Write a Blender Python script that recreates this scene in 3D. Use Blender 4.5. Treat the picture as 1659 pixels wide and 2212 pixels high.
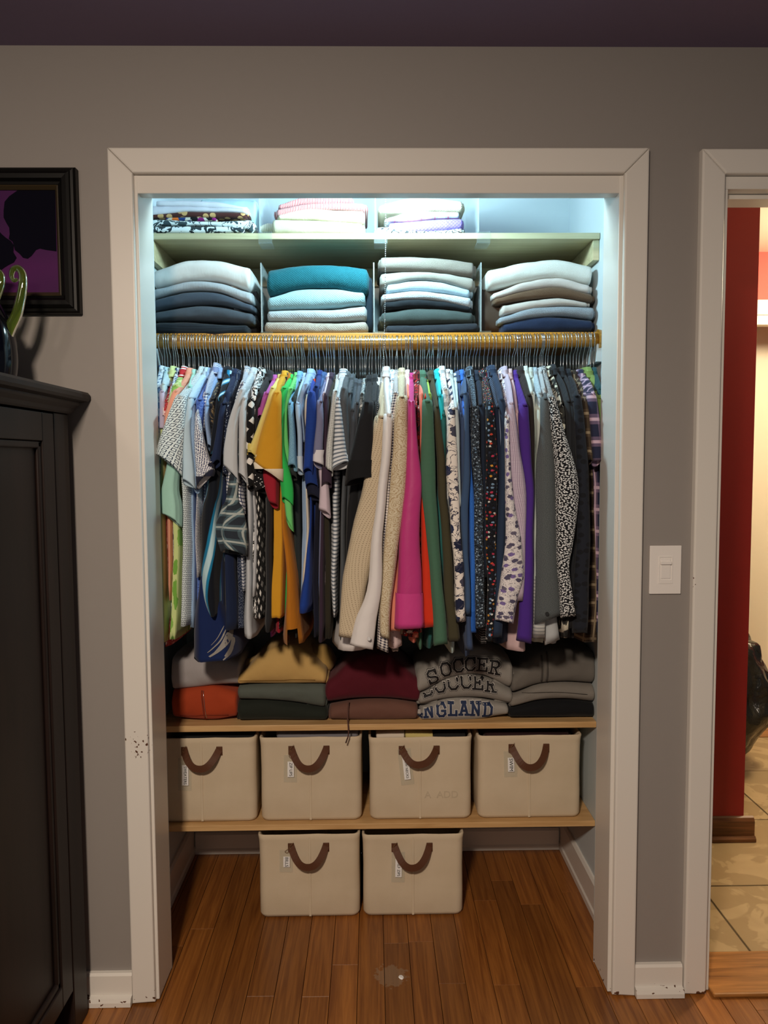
import bpy, bmesh, math, random
from math import pi, sin, cos
from mathutils import Vector, Matrix, noise as mnoise
for o in list(bpy.data.objects): bpy.data.objects.remove(o)
S = bpy.context.scene
rnd = random.Random(7)
# ------------------------------------------------------------------ camera
F = 1640.0
CP = Vector((-0.023, -1.8466, 1.3611)); YAW, PIT, ROL = .0153, .0683, -.0057
_w = Vector((sin(YAW)*cos(PIT), cos(YAW)*cos(PIT), -sin(PIT)))
_r = Vector((cos(YAW), -sin(YAW), 0)); _u = _r.cross(_w)
RT = _r*cos(ROL)+_u*sin(ROL); UP = -_r*sin(ROL)+_u*cos(ROL)
cam = bpy.data.objects.new('camera', bpy.data.cameras.new('camera')); S.collection.objects.link(cam)
cam.matrix_world = Matrix(((RT.x, UP.x, -_w.x, CP.x), (RT.y, UP.y, -_w.y, CP.y), (RT.z, UP.z, -_w.z, CP.z), (0, 0, 0, 1)))
cam.data.sensor_fit = 'HORIZONTAL'; cam.data.sensor_width = 36; cam.data.lens = 36*F/1659
cam.data.clip_start = .02; S.camera = cam
def at(px, py, Y=None, Z=None, X=None):
    """world point on a plane seen at a photograph pixel (used to measure sizes and places)"""
    d = _w + RT*((px-829.5)/F) + UP*((1106-py)/F)
    t = (Y-CP.y)/d.y if Y is not None else (Z-CP.z)/d.z if Z is not None else (X-CP.x)/d.x
    return CP + d*t
# ------------------------------------------------------------------ world, lights, exposure
S.view_settings.view_transform = 'Standard'; S.view_settings.look = 'None'
S.view_settings.gamma = 1; S.view_settings.exposure = 0; S.view_settings.use_curve_mapping = False
W = bpy.data.worlds.new('world'); S.world = W; W.use_nodes = True
W.node_tree.nodes['Background'].inputs[0].default_value = (1.0, .92, .85, 1)
W.node_tree.nodes['Background'].inputs[1].default_value = .10
def light(name, kind, loc, power, col, size, rot=None):
    l = bpy.data.lights.new(name, kind); l.energy = power; l.color = col
    if kind == 'POINT': l.shadow_soft_size = size
    else: l.size = size
    o = bpy.data.objects.new(name, l); S.collection.objects.link(o); o.location = loc
    if rot: o.rotation_euler = rot
    return o
light('closet_bulb_light', 'POINT', (.005, .170, 2.082), 18, (.60, .92, 1.0), .03)
light('room_lamp_light', 'AREA', (-.40, -2.20, 2.14), 56, (1.0, .83, .66), .20, Vector((.0, .32, -.95)).to_track_quat('-Z', 'Y').to_euler())
light('room_lamp_glow', 'POINT', (-1.15, -2.10, 2.14), 11, (1.0, .83, .66), .08)
light('hall_lamp_light', 'POINT', (2.1, .98, 2.15), 66, (1.0, .82, .57), .10)
# ------------------------------------------------------------------ helpers
C = S.collection
def lin(h):
    h = h.lstrip('#'); v = [int(h[i:i+2], 16)/255 for i in (0, 2, 4)]
    return tuple((x/12.92 if x <= .04045 else ((x+.055)/1.055)**2.4) for x in v)+(1,)
class NT:
    def __init__(s, name):
        s.m = bpy.data.materials.new(name); s.m.use_nodes = True; s.t = s.m.node_tree; s.n = s.t.nodes; s.b = s.n['Principled BSDF']
    def add(s, typ, **k):
        n = s.n.new(typ)
        for a, b in k.items(): setattr(n, a, b)
        return n
    def put(s, sock, v):
        if hasattr(v, 'is_output') or isinstance(v, bpy.types.NodeSocket): s.t.links.new(v, sock)
        elif v is not None:
            sock.default_value = v
    def math(s, op, a, b=None, c=None):
        n = s.add('ShaderNodeMath', operation=op); s.put(n.inputs[0], a)
        if b is not None: s.put(n.inputs[1], b)
        if c is not None: s.put(n.inputs[2], c)
        return n.outputs[0]
    def mix(s, f, a, b):
        n = s.add('ShaderNodeMix', data_type='RGBA'); s.put(n.inputs[0], f); s.put(n.inputs[6], a); s.put(n.inputs[7], b); return n.outputs[2]
    def uv(s, sc=(1, 1, 1), rot=0, co='UV'):
        tc = s.add('ShaderNodeTexCoord'); mp = s.add('ShaderNodeMapping'); mp.inputs['Scale'].default_value = sc; mp.inputs['Rotation'].default_value = (0, 0, rot)
        s.t.links.new(tc.outputs[co], mp.inputs[0]); return mp.outputs[0]
    def noise(s, v, sc, det=2, dis=0):
        n = s.add('ShaderNodeTexNoise'); s.put(n.inputs['Vector'], v); n.inputs['Scale'].default_value = sc; n.inputs['Detail'].default_value = det; n.inputs['Distortion'].default_value = dis; return n.outputs[0]
    def ramp(s, f, pts, interp='LINEAR'):
        n = s.add('ShaderNodeValToRGB'); s.put(n.inputs[0], f); r = n.color_ramp; r.interpolation = interp
        while len(r.elements) < len(pts): r.elements.new(.5)
        for e, (p, c) in zip(r.elements, pts): e.position = p; e.color = c
        return n.outputs[0]
    def bump(s, h, st=.3, d=.002):
        n = s.add('ShaderNodeBump'); n.inputs['Strength'].default_value = st; n.inputs['Distance'].default_value = d; s.put(n.inputs['Height'], h); s.t.links.new(n.outputs[0], s.b.inputs['Normal'])
    def fin(s, col, rough=.8, spec=.3):
        s.put(s.b.inputs['Base Color'], col); s.put(s.b.inputs['Roughness'], rough); s.b.inputs['Specular IOR Level'].default_value = spec; return s.m
_fab = {}
def fab(spec):
    """fabric from a short description: kind colours... numbers..."""
    if spec in _fab: return _fab[spec]
    p = spec.split(); k = p[0]; cs = [lin(x) for x in p[1:] if x[0] == '#']; ns = [float(x) for x in p[1:] if x[0] != '#']
    N = NT('fabric_'+k); uv = N.uv(); c = cs[0]; ro = .85; h = N.noise(uv, 900, 2); st = .25
    sep = N.add('ShaderNodeSeparateXYZ'); N.t.links.new(uv, sep.inputs[0]); U, V = sep.outputs[0], sep.outputs[1]
    fr = lambda x, f, o=0.0: N.math('FRACT', N.math('MULTIPLY_ADD', x, f, o+50.0))
    dist = lambda x, f, o=0.0: N.math('ABSOLUTE', N.math('SUBTRACT', fr(x, f, o), .5))
    lt = lambda a, b: N.math('LESS_THAN', a, b)
    if k in ('sol', 'sat'):
        if k == 'sat': ro = .38
        n = N.noise(uv, 30, 4); c = N.mix(N.math('MULTIPLY', n, .18), c, tuple(x*.6 for x in c[:3])+(1,))
    elif k == 'hea':
        n = N.noise(uv, ns[0] if ns else 420, 3); c = N.ramp(n, [(.38, cs[0]), (.62, cs[1])]); st = .4
    elif k == 'knit':
        f = ns[0]; a = N.math('MULTIPLY', dist(U, f), dist(V, f, 0)); a2 = N.math('MULTIPLY', dist(U, f, .5), dist(V, f, .5)); h = N.math('ADD', a, a2); h = N.math('MULTIPLY', h, -4.0); st = .9
        c = N.mix(N.math('MULTIPLY', N.math('ADD', a, a2), 3.2), cs[0], cs[1] if len(cs) > 1 else tuple(x*.55 for x in cs[0][:3])+(1,))  # pits of the knit get a darker colour, their shade painted in
    elif k in ('hst', 'vst'):
        x = V if k == 'hst' else U; c = N.mix(lt(fr(x, ns[0]), ns[1] if len(ns) > 1 else .5), cs[0], cs[1]); h = dist(x, ns[0])
    elif k == 'chk':
        a = lt(fr(U, ns[0]), .5); b = lt(fr(V, ns[0]), .5); c = N.mix(N.math('MULTIPLY', N.math('ADD', a, b), .5), cs[0], cs[1])
    elif k == 'win':   # thin window-pane lines
        a = lt(fr(U, ns[0]), .28); b = lt(fr(V, ns[0]), .28); c = N.mix(N.math('MAXIMUM', a, b), cs[0], cs[1])
    elif k == 'pld':
        a = lt(fr(U, ns[0]), .45); b = lt(fr(V, ns[0]), .45); c = N.mix(N.math('MULTIPLY', N.math('ADD', a, b), .5), cs[0], cs[1])
        l = N.math('MAXIMUM', lt(dist(U, ns[0], .28), .07), lt(dist(V, ns[0], .28), .07)); c = N.mix(N.math('MULTIPLY', l, .75), c, cs[2])
    elif k in ('dot', 'flo'):
        vo = N.add('ShaderNodeTexVoronoi', voronoi_dimensions='2D'); N.t.links.new(uv, vo.inputs['Vector']); vo.inputs['Scale'].default_value = ns[0]; vo.inputs['Randomness'].default_value = ns[2] if len(ns) > 2 else 1
        d = vo.outputs['Distance']
        if k == 'flo': d = N.math('ADD', d, N.math('MULTIPLY', N.noise(uv, ns[0]*5, 2), .35))
        m = lt(d, ns[1]+(.17 if k == 'flo' else 0))
        if len(cs) > 2:
            s2 = N.add('ShaderNodeSeparateColor'); N.t.links.new(vo.outputs['Color'], s2.inputs[0]); q = cs[1:]
            c2 = N.ramp(s2.outputs[0], [((i+.0)/len(q), x) for i, x in enumerate(q)], 'CONSTANT')
        else: c2 = cs[1]
        c = N.mix(m, cs[0], c2)
        if k == 'flo' and len(ns) > 3:     # stems and leaves
            n2 = N.noise(uv, ns[0]*1.6, 3, 1.5); c = N.mix(lt(N.math('ABSOLUTE', N.math('SUBTRACT', n2, .5)), .012*ns[3]), c, cs[-1])
    elif k in ('sqr', 'sqf'):
        r = N.uv(rot=ns[1] if len(ns) > 1 else 0); s3 = N.add('ShaderNodeSeparateXYZ'); N.t.links.new(r, s3.inputs[0])
        a = N.math('MAXIMUM', dist(s3.outputs[0], ns[0]), dist(s3.outputs[1], ns[0]))
        m = lt(a, .24) if k == 'sqf' else N.math('MULTIPLY', lt(a, .36), N.math('GREATER_THAN', a, .24)); c = N.mix(m, cs[0], cs[1])
    elif k == 'swl':
        w = N.add('ShaderNodeTexWave'); N.put(w.inputs['Vector'], N.uv((1, .45, 1), .5)); w.inputs['Scale'].default_value = ns[0]; w.inputs['Distortion'].default_value = 6; w.inputs['Detail'].default_value = 1; w.inputs['Detail Scale'].default_value = 1
        c = N.ramp(w.outputs[1], [(0, cs[0]), (.62, cs[0]), (.72, cs[1]), (.88, cs[1]), (.94, cs[2]), (1, cs[2])])
    elif k == 'cam':
        n = N.noise(uv, ns[0], 3, .6); c = N.ramp(n, [(0, cs[0]), (.46, cs[1]), (.56, cs[-1])], 'CONSTANT')
    elif k == 'pai':
        vo = N.add('ShaderNodeTexVoronoi', voronoi_dimensions='2D'); N.put(vo.inputs['Vector'], uv); vo.inputs['Scale'].default_value = ns[0]
        d = N.math('ADD', vo.outputs['Distance'], N.math('MULTIPLY', N.noise(uv, ns[0]*2, 3, 1), .6)); c = N.mix(lt(fr(d, 5.0), .35), cs[0], cs[1]); ro = .4
    wn = N.noise(N.uv((1, .35, 1)), 24, 3, .6); b2 = N.add('ShaderNodeBump'); b2.inputs['Strength'].default_value = .45; b2.inputs['Distance'].default_value = .006; N.put(b2.inputs['Height'], wn)
    N.bump(h, st, .0012); N.t.links.new(b2.outputs[0], N.n['Bump'].inputs['Normal'] if N.n['Bump'] != b2 else N.n['Bump.001'].inputs['Normal']); N.b.inputs['Sheen Weight'].default_value = .08
    _fab[spec] = N.fin(c, ro, .25); return N.m
def paint(name, hexc, rough=.5, n=.06, bump=.05, spec=.4, co='Object', sc=40):
    N = NT(name); v = N.uv(co=co); c = lin(hexc); f = N.noise(v, sc, 4); N.bump(f, bump, .002)
    return N.fin(N.mix(N.math('MULTIPLY', f, n*2), c, tuple(x*.6 for x in c[:3])+(1,)), rough, spec)
def wood(name, c1, c2, scale=(30, 1.5, 30), rough=.45, bump=.08, det=6, co='Object', spec=.4, varobj=0.0, sc2=1.0):
    N = NT(name); v = N.uv(scale, co=co); oi = N.add('ShaderNodeObjectInfo')
    if varobj:
        va = N.add('ShaderNodeVectorMath', operation='ADD'); N.t.links.new(v, va.inputs[0]); cb = N.add('ShaderNodeCombineXYZ'); N.put(cb.inputs[1], N.math('MULTIPLY', oi.outputs['Random'], 60.)); N.put(cb.inputs[0], N.math('MULTIPLY', oi.outputs['Random'], 33.)); N.t.links.new(cb.outputs[0], va.inputs[1]); v = va.outputs[0]
    n = N.noise(v, 1*sc2, det, 1.2); n2 = N.noise(v, 5*sc2, 3, .4); m = N.math('ADD', N.math('MULTIPLY', n, .75), N.math('MULTIPLY', n2, .25))
    c = N.ramp(m, [(.34, lin(c1)), (.66, lin(c2))])
    if varobj:
        hs = N.add('ShaderNodeHueSaturation'); N.put(hs.inputs['Value'], N.math('MULTIPLY_ADD', oi.outputs['Random'], varobj, 1-varobj*.5)); N.put(hs.inputs['Color'], c); c = hs.outputs[0]
    if name == 'oak_floor_wood':
        ge = N.add('ShaderNodeNewGeometry'); ds = N.add('ShaderNodeVectorMath', operation='DISTANCE'); N.t.links.new(ge.outputs['Position'], ds.inputs[0]); ds.inputs[1].default_value = tuple(at(845, 2108, Z=0))
        k = N.math('LESS_THAN', N.math('ADD', ds.outputs['Value'], N.math('MULTIPLY', N.noise(ge.outputs['Position'], 70, 3), .07)), .075); c = N.mix(N.math('MULTIPLY', k, .35), c, lin('#9a8a74'))
    N.bump(m, bump, .001); return N.fin(c, rough, spec)
def white_trim():
    N = NT('white_trim_paint'); g = N.add('ShaderNodeNewGeometry'); sp = N.add('ShaderNodeSeparateXYZ'); N.t.links.new(g.outputs['Position'], sp.inputs[0])
    v = g.outputs['Position']; n = N.noise(v, 60, 2); n2 = N.noise(v, 110, 2)
    low = N.math('LESS_THAN', N.math('ADD', sp.outputs[2], N.math('MULTIPLY', N.noise(v, 14, 1), .06)), .055)
    chip = N.math('MULTIPLY', N.math('MULTIPLY', low, N.math('LESS_THAN', sp.outputs[1], .12)), N.math('GREATER_THAN', n, .64))
    def spot(p, r, th):
        d = N.add('ShaderNodeVectorMath', operation='DISTANCE'); N.t.links.new(v, d.inputs[0]); d.inputs[1].default_value = p
        return N.math('MULTIPLY', N.math('LESS_THAN', d.outputs['Value'], r), N.math('GREATER_THAN', n2, th))
    for p, r, th in ((at(297, 1610, Y=-.02), .035, .62), (at(1497, 1255, Y=-.03), .022, .60)):
        chip = N.math('MAXIMUM', chip, spot(tuple(p), r, th))
    N.bump(N.noise(v, 25, 3), .08, .003)
    return N.fin(N.mix(chip, lin('#ded9d2'), lin('#5a3a2a')), .32, .5)
MT = dict(
    wall=paint('grey_wall_paint', '#918b87', .55, .04, .08), ceil=paint('purple_ceiling_paint', '#84748e', .8),
    closet=paint('closet_wall_paint', '#c8d2d6', .6, .03), trim=white_trim(),
    red=paint('red_wall_paint', '#8a1c18', .5, .04), cream=paint('cream_paint', '#efe6cf', .5, .02),
    shelf_ply=wood('birch_plywood', '#b9ab84', '#d2c6a0', (1.5, 22, 40), .5), shelf_orange=wood('orange_varnished_wood', '#b9781f', '#d69836', (2, 40, 40), .35),
    rod=wood('varnished_rod_wood', '#7d5018', '#b88838', (3, 60, 60), .28), shelf_pine=wood('pine_shelf_wood', '#b98f5c', '#dcb681', (2.2, 26, 40), .45),
    plank=wood('oak_floor_wood', '#70401b', '#9c632d', (70, 2.6, 1), .33, .05, 6, 'Object', .45, .40), under=paint('floor_underlay', '#2a170c'),
    oak=wood('oak_threshold_wood', '#6a4019', '#b57d42', (2, 34, 34), .35), oakdark=wood('dark_oak_wood', '#4a2a14', '#7a4d28', (3, 34, 50), .4),
    steel=paint('steel_wire', '#d0d2d4', .2, .02, .02), black=paint('black_plastic', '#0c0c0d', .45), velvet=paint('black_velvet', '#0e0e10', .9),
    espresso=wood('espresso_stained_wood', '#1a1311', '#261a17', (20, 20, 2), .42, .03, 6, 'Object', .2), frame=paint('black_frame_wood', '#080706', .42, .02, .02, .2),
    leather=paint('brown_leather_strap', '#5a3520', .6, .15, .15), canvas=None, plate=paint('white_plastic_plate', '#e9e4e0', .35, .01, 0), card=paint('white_label_card', '#f2f2f2', .5, .01, 0),
    ink=paint('black_label_ink', '#151515', .6, 0, 0), twine=paint('jute_twine', '#7a5a3a', .9), brass=paint('worn_brass', '#8a7a55', .3))
def special():
    N = NT('canvas_cloth'); uv = N.uv(co='Object'); a = N.noise(N.uv((500, 500, 500), co='Object'), 1, 2); n = N.noise(uv, 12, 3)
    N.bump(a, .35, .0008); MT['canvas'] = N.fin(N.mix(n, lin('#c8b79c'), lin('#d9cab2')), .9, .2)
    def clear(name, fac, rough, col):
        N = NT(name); tr = N.add('ShaderNodeBsdfTransparent'); tr.inputs[0].default_value = (.97, .985, .99, 1); mx = N.add('ShaderNodeMixShader'); out = N.n['Material Output']
        lw = N.add('ShaderNodeLayerWeight'); lw.inputs[0].default_value = .25; N.put(mx.inputs[0], N.math('ADD', N.math('MULTIPLY', lw.outputs[1], .28), fac))
        N.t.links.new(tr.outputs[0], mx.inputs[1]); N.t.links.new(N.b.outputs[0], mx.inputs[2]); N.t.links.new(mx.outputs[0], out.inputs['Surface']); return N.fin(lin(col), rough, .6)
    MT['acrylic'] = clear('clear_acrylic', .035, .06, '#dfeaec'); MT['acrylic_edge'] = clear('acrylic_edge', .26, .15, '#d5e2e4'); MT['sleeve'] = clear('clear_sleeve_plastic', .05, .15, '#e9e0d2')
    N = NT('dark_blue_glass'); MT['darkglass'] = N.fin(lin('#04060f'), .10, .3)
    N = NT('green_glass'); N.b.inputs['Transmission Weight'].default_value = .85; MT['greenglass'] = N.fin(lin('#7f9a30'), .04, .5)
    N = NT('black_bag_film'); N.bump(N.noise(N.uv(co='Object'), 18, 4, 1), .5, .02); MT['bag'] = N.fin(lin('#15140f'), .22, .6)
    N = NT('tile_glaze'); v = N.uv(co='Object'); n = N.noise(v, 9, 4, 1.2); n2 = N.ramp(N.noise(v, 5, 3, 2), [(.48, lin('#a48d68')), (.52, lin('#bca57e'))]); MT['tile'] = N.fin(N.mix(N.math('MULTIPLY', n, .5), n2, lin('#8d7450')), .38, .4)
    MT['grout'] = paint('tile_grout', '#6a5940', .9)
    N = NT('purple_print'); v = N.uv(co='Generated'); n = N.add('ShaderNodeTexGradient'); N.put(n.inputs[0], N.uv(rot=pi/2, co='Generated')); MT['purple'] = N.fin(N.mix(N.noise(v, 2.2, 1), lin('#260c36'), lin('#56145a')), .6, .2)
    MT['navyprint'] = paint('silhouette_print', '#0b0a16', .8, 0, 0, .05)
special(); MT['steel'].node_tree.nodes['Principled BSDF'].inputs['Metallic'].default_value = 1
def mesh_obj(name, verts, faces, mat, parent=None, uvs=None, smooth=False):
    me = bpy.data.meshes.new(name); me.from_pydata([tuple(v) for v in verts], [], faces)
    if uvs is not None:
        l = me.uv_layers.new(name='UVMap'); fl = [0.0]*(2*len(me.loops))
        for i, lp in enumerate(me.loops): fl[2*i], fl[2*i+1] = uvs[lp.vertex_index]
        l.data.foreach_set('uv', fl)
    if smooth: me.polygons.foreach_set('use_smooth', [True]*len(me.polygons))
    me.materials.append(mat); me.update()
    o = bpy.data.objects.new(name, me); C.objects.link(o)
    if parent is not None: o.parent = parent
    return o
def bm_obj(name, bm, mat, parent=None, smooth=False):
    me = bpy.data.meshes.new(name); bm.normal_update(); bm.to_mesh(me); bm.free(); me.materials.append(mat)
    if smooth: me.polygons.foreach_set('use_smooth', [True]*len(me.polygons))
    o = bpy.data.objects.new(name, me); C.objects.link(o)
    if parent is not None: o.parent = parent
    return o
def add_box(bm, a, b, bev=0.0, seg=2):
    t = bmesh.new(); bmesh.ops.create_cube(t, size=1)
    for v in t.verts: v.co = Vector([(a[i]+b[i])/2 + v.co[i]*(b[i]-a[i]) for i in range(3)])
    if bev: bmesh.ops.bevel(t, geom=t.edges[:], offset=bev, segments=seg, profile=.5, affect='EDGES')
    m = bpy.data.meshes.new('tmp'); t.to_mesh(m); t.free(); bm.from_mesh(m); bpy.data.meshes.remove(m)
def box(name, a, b, mat, parent=None, bev=0.0, kind=None, seg=2):
    bm = bmesh.new(); add_box(bm, a, b, bev, seg); o = bm_obj(name, bm, mat, parent)
    if kind: o['kind'] = kind
    return o
def boxes(name, lst, mat, parent=None, bev=0.0, kind=None):
    bm = bmesh.new()
    for a, b in lst: add_box(bm, a, b, bev)
    o = bm_obj(name, bm, mat, parent)
    if kind: o['kind'] = kind
    return o
def empty(name, loc, label=None, cat=None, group=None):
    o = bpy.data.objects.new(name, None); C.objects.link(o); o.location = loc; o.empty_display_size = .02
    if label: tag(o, label, cat, group)
    return o
def tag(o, label, cat, group=None):
    o['label'] = label; o['category'] = cat
    if group: o['group'] = group
    return o
def keep(ch, par):
    """parent a mesh made in world coordinates to an Empty that stands elsewhere"""
    ch.parent = par; ch.location = -Vector(par.location); return ch
def extrude_profile(name, prof, axis, a, b, mat, parent=None, kind=None, smooth=False):
    """prof: closed list of 2D points; axis 'x': points are (y,z); axis 'z': (x,y); axis 'y': (x,z)"""
    n = len(prof); vs = []
    for t in (a, b):
        for p in prof: vs.append({'x': (t, p[0], p[1]), 'z': (p[0], p[1], t), 'y': (p[0], t, p[1])}[axis])
    fs = [(i, (i+1) % n, n+(i+1) % n, n+i) for i in range(n)]+[tuple(range(n))[::-1], tuple(range(n, 2*n))]
    o = mesh_obj(name, vs, fs, mat, parent, None, smooth)
    bm = bmesh.new(); bm.from_mesh(o.data); bmesh.ops.recalc_face_normals(bm, faces=bm.faces); bm.to_mesh(o.data); bm.free()
    if kind: o['kind'] = kind
    return o
def tube(path, rad, seg=8, caps=True):
    """verts, faces for a round tube along a path; rad a number or one per point"""
    vs, fs = [], []; n = len(path); path = [Vector(p) for p in path]; up = Vector((.13, .21, .97))
    for i, p in enumerate(path):
        t = (path[min(i+1, n-1)]-path[max(i-1, 0)]).normalized(); a = t.cross(up)
        if a.length < .1: a = t.cross(Vector((1, 0, 0)))
        a.normalize(); b = a.cross(t); r = rad if not hasattr(rad, '__len__') else rad[i]
        for k in range(seg): vs.append(p + a*(r*cos(2*pi*k/seg)) + b*(r*sin(2*pi*k/seg)))
    for i in range(n-1):
        for k in range(seg): fs.append((i*seg+k, i*seg+(k+1) % seg, (i+1)*seg+(k+1) % seg, (i+1)*seg+k))
    if caps: fs += [tuple(range(seg))[::-1], tuple((n-1)*seg+k for k in range(seg))]
    return vs, fs
def tube_obj(name, path, rad, mat, parent=None, seg=8):
    v, f = tube(path, rad, seg); return mesh_obj(name, v, f, mat, parent, None, True)
def cat(pts, t):
    """Catmull-Rom through equally spaced values, t in 0..1"""
    n = len(pts)-1
    if n == 0: return pts[0]
    x = max(0, min(.99999, t))*n; i = int(x); f = x-i
    p0, p1, p2, p3 = pts[max(i-1, 0)], pts[i], pts[i+1], pts[min(i+2, n)]
    return .5*((2*p1)+(-p0+p2)*f+(2*p0-5*p1+4*p2-p3)*f*f+(-p0+3*p1-3*p2+p3)*f**3)
def hsh(*a): return mnoise.noise(Vector([x*1.37+.11 for x in a]+[0]*(3-len(a))))
# ------------------------------------------------------------------ setting
XL, XR, YB = -.661, .637, .723        # closet interior
JL, JR, HZ = -.5695, .568, 1.990      # closet opening
DL, DR, DZ = .829, 1.62, 2.0          # door opening
HC = 2.327; ST = 'structure'; cw, OT = .0575, 2.09
boxes('wall_front', [((-2.1, 0, 0), (JL-.006, .1149, HC)), ((JL-.006, 0, OT-cw), (JR+.006, .1149, HC)), ((JR+.006, 0, 0), (DL-.012, .1149, HC)), ((DL-.012, 0, DZ+.02), (DR+.012, .1149, HC)), ((DR+.012, 0, 0), (3.3, .1149, HC))], MT['wall'], kind=ST)
box('ceiling', (-2.1, -3.2, HC), (3.3, 2.6, HC+.1), MT['ceil'], kind=ST)
box('wall_back', (XL-.1, YB, 0), (XR+.1, YB+.04, HC), MT['closet'], kind=ST)
box('wall_left', (XL-.1, .115, 0), (XL, YB, HC), MT['closet'], kind=ST)
box('wall_right', (XR, .115, 0), (XR+.1, YB, HC), MT['closet'], kind=ST)
# inner faces of the front wall inside the closet
boxes('wall_front', [((XL, .115, 0), (JL-.0005, .119, HC)), ((JR+.0005, .115, 0), (XR, .119, HC)), ((JL-.001, .115, OT-cw), (JR+.001, .119, HC))], MT['closet'], kind=ST)
fl = box('floor', (-2.1, -1.2, -.04), (DL+1.0, .7229, -.012), MT['under'], kind=ST)
pw = .0705; x = -.775; pr = random.Random(3)
while x < 1.0:
    y = -.62 - pr.random()*.3; yend = YB-.0005 if XL-.03 < x+pw/2 < XR+.03 else .1 if x > DL-.08 else .0
    while y < yend-.01:
        L = pr.choice((.38, .55, .75, .9, 1.1)); y2 = min(y+L, yend)
        if yend-y2 < .12: y2 = yend
        xa, xb = max(x+.0007, -.775), x+pw-.0007
        o = box('plank', (xa, y+.0002, -.012), (xb, y2-.0002, -pr.random()*.0003), MT['plank'], fl, .0004, seg=1)
        y = y2
    x += pw
# closet casing with mitred corners: flat board plus small inner bead
def casing(name, pts, kind=ST):
    """pts: front outline (x,z) of a flat board of trim, extruded towards the wall with eased edges"""
    bm = bmesh.new(); f = [bm.verts.new((p[0], -.020, p[1])) for p in pts]; b = [bm.verts.new((p[0], -.0002, p[1])) for p in pts]; n = len(pts)
    bm.faces.new(f); bm.faces.new(b[::-1])
    for i in range(n): bm.faces.new((f[i], b[i], b[(i+1) % n], f[(i+1) % n]))
    bmesh.ops.recalc_face_normals(bm, faces=bm.faces)
    e = [e for e in bm.edges if all(abs(v.co.y+.020) < 1e-5 for v in e.verts)]
    bmesh.ops.bevel(bm, geom=e, offset=.0045, segments=3, profile=.5, affect='EDGES')
    o = bm_obj(name, bm, MT['trim']); o['kind'] = kind; return o
cw, g = .0575, .0003
OL, OR_, OT = -.6344, .6344, 2.09
casing('trim_1', [(OL, .002), (OL+cw, .006), (OL+cw, OT-cw-g), (OL, OT-g)])
casing('trim_2', [(OR_, .001), (OR_, OT-g), (OR_-cw, OT-cw-g), (OR_-cw, .005)])
casing('trim_3', [(OL+g, OT), (OL+cw+g, OT-cw), (OR_-cw-g, OT-cw), (OR_-g, OT)])
# fascia board under the head casing and the jamb boards
box('trim_4', (OL+cw+.0015, -.006, HZ), (OR_-cw-.0015, .026, OT-cw-.0012), MT['trim'], None, .0015, ST)
box('trim_5', (OL+cw-.001, -.0065, .004), (JL, .115, OT-cw-.001), MT['trim'], None, .002, ST)
box('trim_6', (JR, -.0065, .004), (OR_-cw+.001, .115, OT-cw-.001), MT['trim'], None, .002, ST)
boxes('trim_7', [((JL, .027, OT-cw-.014), (JR, .115, OT-cw-.0005))], MT['trim'], None, .001, ST)
# baseboards
def base(name, x0, x1, h=.078):
    o = extrude_profile(name, [(-.0002, .001), (-.030, .001), (-.030, .012), (-.026, .021), (-.015, .023), (-.014, h-.006), (-.010, h), (-.0002, h)], 'x', x0, x1, MT['trim'], kind=ST)
    return o
base('baseboard_left', -1.4, OL-.001); base('baseboard_right', OR_+.001, .757)
extrude_profile('baseboard_back', [(YB-.0002, .001), (YB-.016, .001), (YB-.016, .014), (YB-.012, .02), (YB-.012, .068), (YB-.006, .075), (YB-.0002, .075)], 'x', XL+.0165, XR-.0165, MT['trim'], kind=ST)
extrude_profile('baseboard_side', [(XL, .001), (XL+.016, .001), (XL+.016, .02), (XL+.012, .026), (XL+.012, .1), (XL+.006, .108), (XL, .108)], 'y', .12, YB, MT['trim'], kind=ST)
extrude_profile('baseboard_side', [(XR, .001), (XR-.016, .001), (XR-.016, .02), (XR-.012, .026), (XR-.012, .1), (XR-.006, .108), (XR, .108)], 'y', .12, YB, MT['trim'], kind=ST)
# hall doorway
dcw = .056; dl = .760
casing('trim_8', [(dl, .004), (dl+dcw, .002), (dl+dcw, OT-.002-cw-g), (dl, OT-.002-g)])
casing('trim_9', [(dl+g, OT-.002), (dl+dcw+g, OT-.002-cw), (DR+.02, OT-.002-cw), (DR+.075, OT-.002)])
box('trim_10', (dl+dcw-.002, -.004, .003), (DL, .13, DZ), MT['trim'], None, .001, ST)
boxes('trim_11', [((dl+dcw, -.004, DZ), (DR, .13, OT-.002-cw-.001)), ((DL+.004, .03, DZ-.012), (DR, .075, DZ)),], MT['trim'], None, .0015, ST)
sp = box('strike_plate', (DL, .028, .885), (DL+.0015, .052, .945), MT['brass'], None, .0004); tag(sp, 'small worn metal strike plate on the doorway jamb edge', 'strike plate')
box('trim_12', (DL+.001, -.032, .0006), (DR, .135, .012), MT['oak'], None, .004, ST)
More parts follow.
